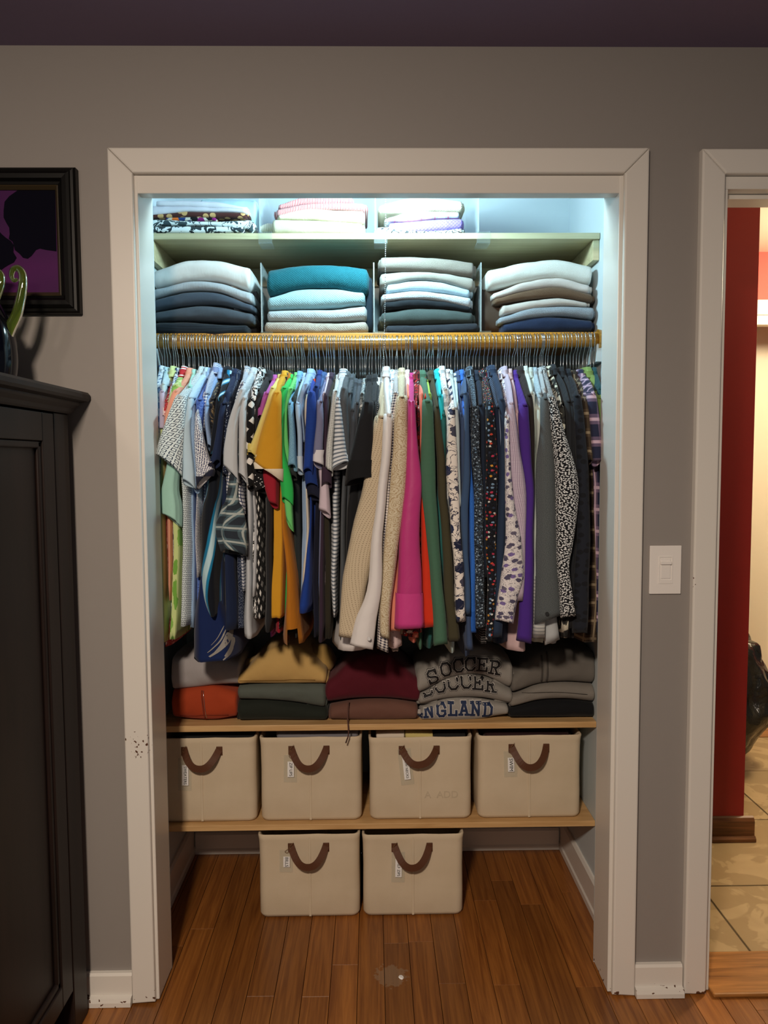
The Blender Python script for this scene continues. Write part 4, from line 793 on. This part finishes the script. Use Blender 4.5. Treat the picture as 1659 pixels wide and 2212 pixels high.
 ('white dress shirt with a buttoned cuff and long shirt tail', 'sat #e6e2e2', [(798, 826, 844), (840, 826, 846), (898, 828, 850), (1000, 822, 842), (1150, 806, 828), (1280, 792, 822), (1345, 768, 812), (1402, 756, 806)], 2, .074, 6, [(1000, 790, 830), (1150, 760, 812), (1300, 736, 806), (1408, 712, 806)], {'bf': .155, 'button': (797, 1380), 'bcol': 'sol #d6d6d8'}),
 ('pale blue and white flowered shirt right of the white dress shirt', 'flo #e4eef4 60 .3 1 1 #7f9fc8 #a9bfdc', T(848, 805, 846, 880, 844, 1340, 13), 1, .02, 0, 1400),
 ('navy and tan gingham long sleeve shirt', 'chk #ebe4e0 #2d2c44 140', [(806, 850, 862), (850, 848, 863), (900, 842, 860), (1000, 834, 852), (1150, 824, 842), (1300, 818, 836), (1408, 812, 838)], 1, .05, 5, 1412, {'fold': .08}),
 ('cream long sleeve shirt left of the shiny paisley one', 'sol #e9dfc8', T(860, 809, 860, 862, 850, 1340, 12), 1, .024, 0, 1390),
 ('shiny ivory paisley long sleeve shirt', 'pai #d2c6ac #b09a78 44', [(801, 860, 877), (835, 858, 880), (858, 856, 882), (920, 851, 881), (1000, 846, 882), (1100, 838, 872), (1200, 828, 858), (1300, 821, 846), (1380, 820, 842)], 2, .064, 4, 1372, {'fold': .07}),
 ('pale pink long sleeve shirt with a rounded tail', 'dot #eed6d8 #a87a88 60 .1 1', T(881, 805, 882, 860, 858, 1350, 12), 1, .012, 0, [(1000, 862, 878), (1300, 840, 866), (1402, 832, 872)]),
 ('salmon long sleeve shirt left of the hot pink one', 'sol #e58f78', [(810, 876, 884), (860, 878, 888), (1000, 868, 880), (1150, 846, 866), (1300, 842, 862), (1366, 842, 864)], 1, .036, 0, 1370),
 ('hot pink long sleeve shirt with a wide cuff', 'sat #c23c82', [(812, 878, 897), (840, 880, 899), (868, 881, 898), (940, 880, 902), (1050, 874, 912), (1150, 864, 908), (1260, 857, 913), (1360, 853, 918)], 2, .07, -2, 1370, {'fold': .045, 'cuff': 'sat #d2458f', 'cuffn': 5}),
 ('black shirt with red and white flowers', 'flo #17151c 62 .34 1 2 #d2382e #e2ded8 #b8262a', [(806, 893, 910), (845, 893, 908), (880, 890, 907), (960, 892, 908), (1100, 896, 912), (1180, 898, 912), (1370, 872, 914)], 2, .03, 0, [(1000, 896, 910), (1380, 866, 918)]),
 ('coral long sleeve shirt behind the red flowered one', 'sol #ea8370', T(909, 818, 912, 852, 900, 1380, 11), 1, .014, 0, [(1100, 900, 914), (1390, 884, 904)]),
 ('sage green long sleeve shirt with a crisp crease', 'hst #4c7560 #436853 320 .5', [(806, 902, 922), (838, 908, 928), (868, 912, 936), (930, 911, 938), (1020, 910, 942), (1090, 916, 945), (1220, 930, 954), (1310, 936, 962), (1396, 938, 968)], 2, .062, -2, [(1000, 906, 926), (1300, 900, 918), (1405, 902, 914)], {'fold': .08}),
 ('orange red long sleeve shirt with a wide plain cuff', 'sol #d6371c', [(812, 914, 922), (860, 918, 926), (1000, 908, 922), (1130, 908, 924), (1240, 914, 938), (1356, 916, 957)], 1, .048, -3, 1360, {'cuff': 'sol #d6371c', 'cuffn': 4, 'fold': .04}),
 ('lime green top peeking out beside the sage shirt', 'sol #a3c257', T(922, 818, 928, 852, 930, 1100, 11), 1, .01, 0, 1380),
 ('olive long sleeve shirt left of the teal one', 'sol #44402e', [(806, 926, 939), (845, 932, 946), (880, 937, 950), (960, 940, 958), (1150, 954, 974), (1300, 960, 984), (1388, 968, 996)], 2, .04, 0, 1390, {'fold': .09}),
 ('teal long sleeve shirt beside the turquoise top', 'sol #2a6866', [(806, 939, 952), (850, 946, 960), (898, 950, 966), (1000, 950, 966), (1330, 930, 956)], 2, .03, 0, [(1000, 944, 962), (1402, 916, 940)]),
 ('bright turquoise top under the teal shirt', 'sol #25cbd8', T(946, 803, 953, 856, 956, 1100, 11), 1, .022, 0, 1370),
 ('white shirt with grey leaf print left of the botanical one', 'flo #eef1f2 40 .26 1 1 #8d9aa2 #b2bcc2', T(956, 797, 964, 842, 966, 1250, 15), 1, .014, 0, 1390),
 ('white long sleeve shirt with navy blossoms and branches', 'flo #efe7e0 21 .30 1 1.6 #263056 #1e2440 #4a4a5c', [(804, 962, 975), (840, 966, 980), (885, 968, 985), (940, 966, 987), (1020, 964, 992), (1100, 972, 995), (1220, 980, 1001), (1346, 984, 1006)], 2, .054, -2, 1350, {'fold': .06}),
 ('light grey long sleeve shirt with a curved neckline', 'sol #bcc9cc', [(806, 968, 981), (845, 974, 987), (882, 978, 992), (960, 980, 993), (1100, 990, 1000)], 2, .044, 0, 1370),
 ('pale aqua long sleeve shirt left of the slate blue one', 'sol #cfe9ea', T(984, 813, 988, 872, 992, 1180, 11), 1, .02, 0, [(1200, 978, 992), (1412, 968, 986)]),
 ('slate blue long sleeve shirt with a dark lower sleeve', 'sol #3f5174', [(808, 984, 997), (850, 988, 1001), (898, 993, 1007), (1000, 996, 1008), (1150, 1000, 1014), (1300, 1006, 1018), (1408, 1008, 1024)], 2, .034, 0, [(1100, 1000, 1014), (1420, 1000, 1018)]),
 ('bright cobalt blue knit long sleeve shirt', 'hea #2360c0 #3f7fe0 660', [(805, 992, 1005), (840, 997, 1010), (880, 1000, 1013), (1000, 1006, 1020), (1150, 1014, 1030), (1300, 1014, 1028), (1368, 1012, 1030)], 2, .03, 0, 1380, {'cuff': 'hst #2a68c8 #1d4fa0 300 .4', 'cuffn': 5}),
 ('dusty blue long sleeve shirt in front of the cobalt one', 'sol #3d567a', [(808, 1000, 1008), (850, 1002, 1012), (900, 1004, 1014), (1000, 1000, 1016), (1100, 997, 1015), (1200, 1001, 1014), (1330, 1006, 1020)], 1, .05, 0, 1370),
 ('grey blue printed shirt right of the cobalt one', 'cam #7c8ea2 #54657c #a9b9c8 90', T(1009, 815, 1014, 880, 1020, 1250, 12), 1, .016, 0, 1360),
 ('dark navy floral shirt with a teal print raised collar', 'flo #10151f 120 .22 1 1 #a9bccc #5f7f9e #8fa6bc', [(797, 1011, 1023), (840, 1018, 1032), (880, 1021, 1036), (960, 1022, 1040), (1100, 1026, 1046), (1250, 1028, 1048), (1360, 1030, 1050)], 2, .044, 0, 1370),
 ('denim navy shirt with pale stitching', 'sol #1f2a3d', [(806, 1022, 1037), (840, 1030, 1046), (876, 1034, 1050), (960, 1038, 1052), (1250, 1040, 1054)], 2, .026, 0, 1380),
 ('black shirt with rows of tiny white dots', 'dot #101014 #e4e4e8 150 .2 .1', T(1038, 812, 1046, 880, 1046, 1360, 11), 1, .016, 0, [(1000, 1038, 1054), (1395, 1038, 1056)]),
 ('black long sleeve shirt with small red and yellow flowers', 'flo #0e0f15 92 .25 1 1 #e0e0dc #d24a34 #e0a23c #c83a5a #7f9fbe #2a3346', [(803, 1040, 1053), (835, 1046, 1062), (870, 1051, 1068), (940, 1052, 1074), (1040, 1052, 1078), (1150, 1050, 1074), (1290, 1052, 1070), (1388, 1050, 1066)], 2, .056, 0, 1390, {'fold': .07}),
 ('navy shirt with thin pale diagonal stripes', 'vst #18233a #8fa2bc 70 .14', [(802, 1050, 1062), (840, 1060, 1074), (880, 1068, 1082), (960, 1072, 1088), (1100, 1076, 1092), (1350, 1072, 1086)], 2, .04, 0, 1370),
 ('dark denim blue shirt with a raised pointed collar', 'sol #273750', [(795, 1055, 1073), (830, 1068, 1086), (864, 1078, 1093), (940, 1082, 1097), (1100, 1078, 1096), (1250, 1070, 1092), (1380, 1062, 1086)], 2, .046, 0, [(1000, 1070, 1096), (1250, 1062, 1100), (1392, 1062, 1106)]),
 ('white long sleeve shirt with purple flower sprays, twisted cuff', 'flo #e9e4e6 60 .30 1 1.2 #7d6aa8 #6a6478 #54506a', [(805, 1078, 1090), (845, 1086, 1098), (900, 1092, 1102), (1000, 1093, 1104), (1090, 1094, 1114), (1180, 1094, 1131), (1245, 1086, 1136), (1300, 1078, 1120), (1346, 1073, 1112)], 2, .07, 4, 1350, {'fold': .1}),
 ('lilac and white seersucker long sleeve shirt', 'win #d8ccda #a08ba8 340', [(797, 1086, 1099), (830, 1094, 1108), (872, 1098, 1112), (960, 1099, 1126), (1050, 1102, 1137), (1150, 1112, 1138), (1300, 1112, 1130)], 2, .056, 0, 1360),
 ('pale pink satin long sleeve shirt with a long tail', 'sat #d9bcc0', [(803, 1096, 1110), (845, 1104, 1117), (890, 1110, 1123), (1000, 1116, 1128), (1150, 1118, 1132)], 2, .034, 0, [(1100, 1112, 1128), (1300, 1104, 1140), (1410, 1090, 1144)]),
 ('bright purple long sleeve shirt', 'sol #4c2b8c', [(806, 1108, 1121), (835, 1114, 1130), (876, 1122, 1144), (940, 1123, 1148), (1040, 1134, 1154), (1150, 1136, 1156), (1280, 1126, 1154), (1390, 1118, 1150)], 2, .05, 4, 1390, {'fold': .06}),
 ('dark brown long sleeve shirt right of the purple one', 'sol #2a2322', [(797, 1119, 1134), (825, 1128, 1144), (855, 1138, 1152), (960, 1144, 1158), (1350, 1142, 1156)], 2, .03, 0, 1380),
 ('off white long sleeve shirt with a curved yoke seam', 'sol #d7e2de', T(1137, 797, 1152, 850, 1156, 1250, 12), 1, .022, 0, 1380),
 ('pale mint long sleeve shirt with a tan lower sleeve', 'sol #cfdcd4', [(800, 1141, 1154), (840, 1151, 1164), (884, 1159, 1172), (960, 1160, 1172), (1150, 1156, 1166), (1380, 1152, 1180)], 2, .04, 0, [(1100, 1158, 1172), (1392, 1152, 1182)], {'cuff': 'hst #c9cbc9 #8f9396 110 .3', 'cuffn': 4}),
 ('light blue grey shirt between the mint and grey shirts', 'flo #aebfca 70 .16 1 1 #7f919e #8c9eac', T(1157, 800, 1168, 850, 1172, 1200, 12), 1, .026, 0, 1380),
 ('pale grey satin shirt with a long folded cuff', 'sat #b7bcc0', [(800, 1164, 1174), (840, 1172, 1182), (1000, 1176, 1190), (1250, 1176, 1200), (1390, 1178, 1212)], 1, .02, -6, [(1000, 1176, 1190), (1392, 1176, 1212)]),
 ('grey heather long sleeve shirt with a buttoned cuff', 'hea #3a3f41 #6a7174 1056', [(808, 1164, 1178), (830, 1168, 1184), (862, 1170, 1188), (920, 1169, 1193), (1000, 1163, 1202), (1100, 1160, 1203), (1220, 1161, 1207), (1340, 1163, 1216)], 2, .06, -10, 1360, {'button': (1182, 1326), 'fold': .08, 'cuff': 'hea #3a3f41 #6a7174 1056', 'cuffn': 5}),
 ('black shirt with dense white flower dots and a full sleeve', 'dot #15161c #e0e2e4 260 .36 1', [(797, 1170, 1182), (830, 1180, 1194), (858, 1186, 1203), (940, 1194, 1225), (1040, 1202, 1252), (1100, 1203, 1253), (1180, 1204, 1240), (1240, 1207, 1233), (1335, 1214, 1248)], 2, .068, -3, 1345, {'fold': .06}),
 ('black and cream leaf camouflage shirt', 'cam #1a1a1c #3a3a36 #d8d4c2 42', [(797, 1182, 1194), (835, 1196, 1209), (880, 1209, 1221), (960, 1214, 1226), (1100, 1220, 1232), (1380, 1214, 1230)], 2, .034, 0, 1370),
 ('charcoal long sleeve shirt with a high collar', 'sol #282b30', [(793, 1190, 1203), (830, 1210, 1224), (868, 1222, 1234), (960, 1226, 1238), (1360, 1220, 1238)], 2, .024, 0, 1380),
 ('second charcoal shirt, right of the high collared one', 'sol #222429', [(799, 1208, 1222), (830, 1222, 1236), (868, 1232, 1244), (960, 1234, 1246), (1360, 1228, 1246)], 2, .028, 0, 1380),
 ('navy charcoal shirt with faint black dots', 'dot #1d212b #14161c 48 .3 .6', [(803, 1221, 1234), (828, 1232, 1250), (856, 1240, 1258), (940, 1246, 1268), (1040, 1250, 1276), (1250, 1244, 1276), (1370, 1240, 1272)], 2, .046, 0, 1370),
 ('brown and cream plaid shirt near the right end', 'pld #2e241c #574838 #a09076 20', [(806, 1236, 1248), (835, 1248, 1262), (866, 1258, 1272), (920, 1264, 1278), (1000, 1272, 1284)], 2, .034, 0, [(1100, 1270, 1290), (1392, 1258, 1300)]),
 ('pink and navy plaid shirt at the right end of the rod', 'pld #262a44 #8a7390 #e2c4d6 17', [(804, 1248, 1264), (825, 1262, 1282), (850, 1270, 1290), (915, 1276, 1300), (1000, 1282, 1302)], 2, .04, 0, [(1100, 1280, 1304), (1370, 1276, 1306)]),
 ('olive green tee with a soft hooded neck, right end', 'sol #7c9450', [(799, 1262, 1282), (825, 1278, 1300), (860, 1290, 1310), (960, 1296, 1312)], 2, .02, 0, 1340),
 ('dark teal shirt, last visible at the right end', 'sol #1f4a50', T(1286, 800, 1300, 840, 1306, 1000, 13), 1, .01, 0, 1350),
 ('blue shirt with a wide grey feather print on its hem, low left', 'sol #122658', [(812, 488, 496), (850, 478, 486), (960, 466, 478)], 1, .0, 0, [(1100, 450, 470), (1250, 424, 472), (1330, 410, 488), (1380, 405, 500), (1434, 404, 506)], {'bf': .156, 'short': True, 'feather': True}),
]
hx_ = []
for i, r in enumerate(GR): garment(r, i); hx_.append(((r[2][0][1]+r[2][0][2])/2, r[0]))
# hangers: one per garment and more between them whose garments stay hidden
def hanger_hook():
    p = []
    for k in range(15):
        a = -.55*pi+ (1.62*pi)*k/14; p.append(Vector((0, -(RR+.0032)*sin(pi/2+a)*1.0, (RR+.0032)*cos(pi/2+a)*-1)))
    return p
HP = [Vector((0, .0227*cos(a), .0227*sin(a))) for a in [(-.12+1.25*k/15)*pi for k in range(16)]]
HP += [Vector((0, -.0185, -.020)), Vector((0, -.011, -.030)), Vector((0, -.003, -.037)), Vector((0, 0, -.046)), Vector((0, 0, -.066)), Vector((0, 0, -.090))]
hv, hf = tube(HP, .00115, 6)
barp = [Vector((0, y, z)) for y, z in ((-.13, -.190), (-.09, -.158), (-.05, -.128), (-.02, -.108), (0, -.098), (.02, -.108), (.05, -.128), (.09, -.158), (.13, -.190))]
hooks = []
short_ = lambda l: ' '.join(l.split()[:8]).rstrip(',')
for x, l in hx_: hooks.append((x, 'black hanger with a steel hook holding the '+short_(l)))
srt = sorted(hx_)
for (a, la), (b, lb) in zip(srt[:-1], srt[1:]):
    if b-a > 9.5: hooks.append(((a+b)/2+rnd.uniform(-1.5, 1.5), 'steel hanger hook on the rod beside the '+short_(la)))
barm = hookm = None; last = []
for x, l in sorted(hooks):
    while any(abs(x-q) < 3.2 for q in last): x += 1.6
    last.append(x)
    X = at(x, 760, Y=YR-.02).x
    if X > XR-.012 or X < XL+.012: continue
    e = empty('hanger', (X, YR, rodz(X)+.0), l, 'hanger', 'black hangers with steel hooks on the rod')
    e.rotation_euler = (0, rnd.gauss(0, .022), rnd.gauss(0, .10))
    if hookm is None:
        o = mesh_obj('hook', hv, hf, MT['steel'], e, None, True); hookm = o.data
        v, f = tube(barp, .0045, 6); o2 = mesh_obj('bar', v, f, MT['velvet'], e, None, True); barm = o2.data
        v, f = tube([Vector((0, 0, -.100)), Vector((0, 0, -.090)), Vector((0, 0, -.080))], [.006, .0042, .0025], 8); o3 = mesh_obj('neck', v, f, MT['black'], e, None, True); neckm = o3.data
    else:
        for nm, me in (('hook', hookm), ('bar', barm), ('neck', neckm)):
            o = bpy.data.objects.new(nm, me); C.objects.link(o); o.parent = e
# pull chain of beads
pts = [at(833, 380, Y=.225), at(833, 500, Y=.225), at(832, 620, Y=.225), at(830, 735, Y=.222), at(826, 800, Y=.20), at(818, 860, Y=.10), at(814, 890, Y=.085), at(812, 912, Y=.082)]
pts = [Vector([cat([p[j] for p in pts], i/400) for j in range(3)]) for i in range(401)]
bm = bmesh.new(); acc = 0; lastp = pts[0]
for p in pts[1:]:
    if (p-lastp).length > .0046:
        bmesh.ops.create_icosphere(bm, subdivisions=1, radius=.0017, matrix=Matrix.Translation(p)); lastp = p
o = bm_obj('pull_chain', bm, MT['steel'], None, True); tag(o, 'beaded steel pull chain hanging in front of the shelves and shirts', 'pull chain')
# ------------------------------------------------------------------ armoire on the left, front turned towards the room centre
AX = -.735                       # plane of the doors
zf = lambda px, py: at(px, py, X=AX)
ZA = at(150, 895, X=AX).z       # underside of the crown
e = empty('armoire', (AX-.3, -.5, 0), 'tall espresso brown wooden armoire with panelled door and crown top', 'armoire')
A1 = -.044; A0 = -1.25           # far and near ends along the wall
ES = MT['espresso']
yp = at(120, 1000, X=AX).y       # gap between door and corner post
ydoor = yp-.004
keep(box('carcass', (AX-.55, A0, .115), (AX-.024, A1-.002, ZA), ES, None, .002), e)
keep(box('corner_post', (AX-.06, yp, .0), (AX, A1, ZA), ES, None, .003), e)
keep(box('corner_post', (AX-.06, A0, .0), (AX, A0+.05, ZA), ES, None, .003), e)
keep(box('corner_post', (AX-.55, A1-.05, .0), (AX-.49, A1, ZA), ES, None, .003), e)
zt_ = at(60, 915, X=AX).z
d0, d1 = .118, ZA-.004; y0d, y1d = A0+.055, ydoor; st = .058
dE = keep(boxes('door', [((AX-.022, y0d, d0), (AX, y0d+st, d1)), ((AX-.022, y1d-st, d0), (AX, y1d, d1)), ((AX-.022, y0d+st, d1-.062), (AX, y1d-st, d1)), ((AX-.022, y0d+st, d0), (AX, y1d-st, d0+.052))], ES, None, .002), e)
ym = (y0d+y1d)/2
def ch(name, a, b, bev=.002): o = box(name, a, b, ES, None, bev); o.parent = dE; return o
o = box('panel', (AX-.020, y0d+st-.004, d0+.048), (AX-.012, y1d-st+.004, d1-.058), ES, None, .001); o.parent = dE
for nm, a, b in (('moulding', (AX-.013, y1d-st-.016, d0+.052), (AX-.004, y1d-st, d1-.062)), ('moulding', (AX-.013, y0d+st, d0+.052), (AX-.004, y0d+st+.016, d1-.062)), ('moulding', (AX-.013, y0d+st, d1-.078), (AX-.004, y1d-st, d1-.062)), ('moulding', (AX-.013, y0d+st, d0+.052), (AX-.004, y1d-st, d0+.068))):
    o = box(nm, a, b, ES, None, .004, seg=3); o.parent = dE
# crown moulding swept round the front and the far end
ct = ZA+.062
prof = [(0, 0), (.004, 0), (.008, .004), (.012, .012), (.020, .020), (.022, .024), (.022, .028), (.026, .028), (.036, .031), (.040, .037), (.040, .046), (.036, .052), (.028, .054), (0, .054)]
vs, fs = [], []; ring = []
for (ox, oz) in prof:
    c = [(AX+ox, A0-.0), (AX+ox, min(A1+ox*.9, -.004)), (AX-.56, min(A1+ox*.9, -.004))]
    for q in c: vs.append((q[0], q[1], ZA+oz))
n = len(prof)
for i in range(n-1):
    for k in range(2): fs.append((i*3+k, i*3+k+1, (i+1)*3+k+1, (i+1)*3+k))
fs.append(tuple(i*3 for i in range(n))); fs.append(tuple(i*3+2 for i in range(n))[::-1])
vs += [(AX-.56, A0, ZA), (AX-.56, A0, ZA+.054)]; q = len(vs)-2
fs += [(0, 2, q), (0, 1, 2), ((n-1)*3, (n-1)*3+1, (n-1)*3+2), ((n-1)*3, (n-1)*3+2, q+1), (0, q, q+1, (n-1)*3)]
cr = mesh_obj('crown', vs, fs, ES); bm = bmesh.new(); bm.from_mesh(cr.data); bmesh.ops.recalc_face_normals(bm, faces=bm.faces); bm.to_mesh(cr.data); bm.free(); keep(cr, e)
zTop = ZA+.054
# ------------------------------------------------------------------ glass vase on the armoire
vc = Vector((at(33, 770, Y=-.17).x-.064, -.17, zTop))
e = empty('vase', tuple(vc), 'dark blue glass vase with curled green glass handles on the armoire', 'vase')
pr_ = [(0, .001), (.045, .001), (.058, .012), (.064, .05), (.063, .09), (.055, .13), (.040, .165), (.026, .19), (.020, .22), (.022, .26), (.030, .275), (.026, .276), (.017, .25), (.015, .22)]
vs, fs = [], []; sg = 28
for (r, z) in [tuple(cat([p[j] for p in pr_], i/52) for j in range(2)) for i in range(53)]:
    for k in range(sg): vs.append((max(r, .0005)*cos(2*pi*k/sg), max(r, .0005)*sin(2*pi*k/sg), z))
for i in range(52):
    for k in range(sg): fs.append((i*sg+k, i*sg+(k+1) % sg, (i+1)*sg+(k+1) % sg, (i+1)*sg+k))
mesh_obj('body', vs, fs, MT['darkglass'], e, None, True)
for sgn in (1, -1):
    yv = vc.y
    if sgn == 1:
        P = [at(x, y, Y=yv)-vc for x, y in ((14, 728), (24, 705), (36, 680), (44, 650), (49, 622), (50, 600), (46, 586), (38, 579), (28, 583), (25, 596), (30, 606), (38, 603))]
    else:
        P = [Vector((-p.x, -p.y*.5, p.z)) for p in P]
    pp = [Vector([cat([p[j] for p in P], i/44) for j in range(3)]) for i in range(45)]
    rr = [.0095*(1-i/44)+.0036 for i in range(45)]
    tube_obj('handle', pp, rr, MT['greenglass'], e, 12)
P = [at(x, y, Y=vc.y-.03)-vc for x, y in ((-26, 700), (-18, 660), (-6, 632), (2, 612), (3, 596), (-3, 586), (-10, 590))]
tube_obj('handle', [Vector([cat([p[j] for p in P], i/24) for j in range(3)]) for i in range(25)], [.009*(1-i/24)+.004 for i in range(25)], MT['greenglass'], e, 12)
# ------------------------------------------------------------------ framed print
fx1 = at(164, 520, Y=-.03).x; fz1 = at(100, 358, Y=-.03).z; fz0 = at(100, 675, Y=-.03).z; fx0 = fx1-.62
e = empty('framed_picture', ((fx0+fx1)/2, -.001, fz0), 'black framed purple print of dark silhouettes hanging above the armoire', 'picture')
bw = .040
def rim(name, prof, mat):
    vs, fs = [], []
    for (o_, y_) in prof: vs += [(fx0+o_, y_, fz0+o_), (fx1-o_, y_, fz0+o_), (fx1-o_, y_, fz1-o_), (fx0+o_, y_, fz1-o_)]
    for i in range(len(prof)-1):
        for k in range(4): fs.append((i*4+k, i*4+(k+1) % 4, i*4+4+(k+1) % 4, i*4+4+k))
    return keep(mesh_obj(name, vs, fs, mat), e)
rim('frame', [(0, -.002), (0, -.020), (.004, -.026), (.010, -.027), (.012, -.031), (.018, -.034), (.028, -.033), (.034, -.026), (.040, -.024), (.040, -.004)], MT['frame'])
rim('inner_lip', [(.040, -.022), (.043, -.0235), (.0495, -.016), (.050, -.008)], paint('bronze_lip', '#3a3020', .35, .02, .02))
keep(box('print', (fx0+bw, -.012, fz0+bw), (fx1-bw, -.008, fz1-bw), MT['purple']), e)
def sil(pix, name):
    p = [at(x, y, Y=-.0125) for x, y in pix]; n = len(p); vs = [(q.x, -.0130, q.z) for q in p]+[(q.x, -.0119, q.z) for q in p]
    fs = [tuple(range(n))]+[(i, (i+1) % n, n+(i+1) % n, n+i) for i in range(n)]
    keep(mesh_obj(name, vs, fs, MT['navyprint']), e)
sil([(119, 403), (72, 404), (40, 410), (20, 424), (10, 436), (8, 455), (8, 470), (14, 482), (20, 492), (21, 506), (19, 516), (27, 522), (30, 530), (32, 540), (42, 548), (50, 557), (60, 559), (68, 553), (78, 540), (86, 537), (100, 540), (122, 543)], 'silhouette')
sil([(-120, 470), (-40, 480), (-6, 495), (4, 506), (12, 513), (24, 521), (30, 530), (29, 545), (36, 557), (30, 567), (18, 573), (10, 578), (-20, 600), (-60, 622), (-120, 624)], 'silhouette')
# ------------------------------------------------------------------ dimmer switch
a, b = at(1404.5, 1179, Y=-.006), at(1470.5, 1283, Y=-.006)
e = empty('light_switch', ((a.x+b.x)/2, -.0002, b.z), 'white dimmer switch plate on the wall between closet and doorway', 'light switch')
cx, cz = (a.x+b.x)/2, (a.z+b.z)/2
keep(box('plate', (a.x, -.0065, b.z), (b.x, -.0003, a.z), MT['plate'], None, .0016), e)
keep(boxes('surround', [((cx-.0175, -.0078, cz-.034), (cx-.0145, -.006, cz+.034)), ((cx+.0145, -.0078, cz-.034), (cx+.0175, -.006, cz+.034)), ((cx-.0145, -.0078, cz+.031), (cx+.0145, -.006, cz+.034)), ((cx-.0145, -.0078, cz-.034), (cx+.0145, -.006, cz-.024))], MT['plate'], None, .0005), e)
keep(box('rocker', (cx-.0115, -.0082, cz-.021), (cx+.0115, -.006, cz+.028), MT['plate'], None, .0008), e)
keep(box('slider', (cx-.0135, -.0125, cz+.014), (cx+.013, -.0075, cz+.021), MT['plate'], None, .001), e)
# ------------------------------------------------------------------ rubbish bag in the hall
bc = Vector((1.50, 1.43, 0))
e = empty('rubbish_bag', tuple(bc), 'full black plastic rubbish bag with a red drawstring on the tiled hall floor', 'rubbish bag')
bm = bmesh.new(); bmesh.ops.create_icosphere(bm, subdivisions=5, radius=1)
for v in bm.verts:
    c = v.co.copy(); z = (c.z+1)/2
    r = .225*(1-.10*cos(z*9)) if z < .93 else .15
    fl_ = 1.45 if z < .12 else 1
    n = mnoise.noise(c*2.2)*.16 + mnoise.noise(Vector((c.x*5, c.y*5, c.z*2.5+4)))*.09 + abs(mnoise.noise(Vector((c.x*9, c.y*9, c.z*4))))*.06
    v.co = Vector((c.x*r*(1+n)*(1+.25*max(0, .25-z)*4*.4), c.y*r*(1+n)*.9, max(.001, z**.85*.62*(1+.12*n))))
bm_obj('bag', bm, MT['bag'], e, True)
tube_obj('drawstring', [Vector((-.10, -.12, .585)), Vector((-.07, -.15, .61)), Vector((-.01, -.15, .60)), Vector((.04, -.12, .60))], .007, fab('sol #c8382c'), e, 8)
# stray paint flake on the closet floor
q = at(867, 2112, Z=.0); bm = bmesh.new(); bmesh.ops.create_cone(bm, cap_ends=True, segments=7, radius1=.008, radius2=.006, depth=.003, matrix=Matrix.Translation((q.x, q.y, .0018))@Matrix.Rotation(.3, 4, 'Y')); o = bm_obj('paint_flake', bm, MT['card']); tag(o, 'tiny pale flake lying on a scuffed spot of the wood floor', 'flake')
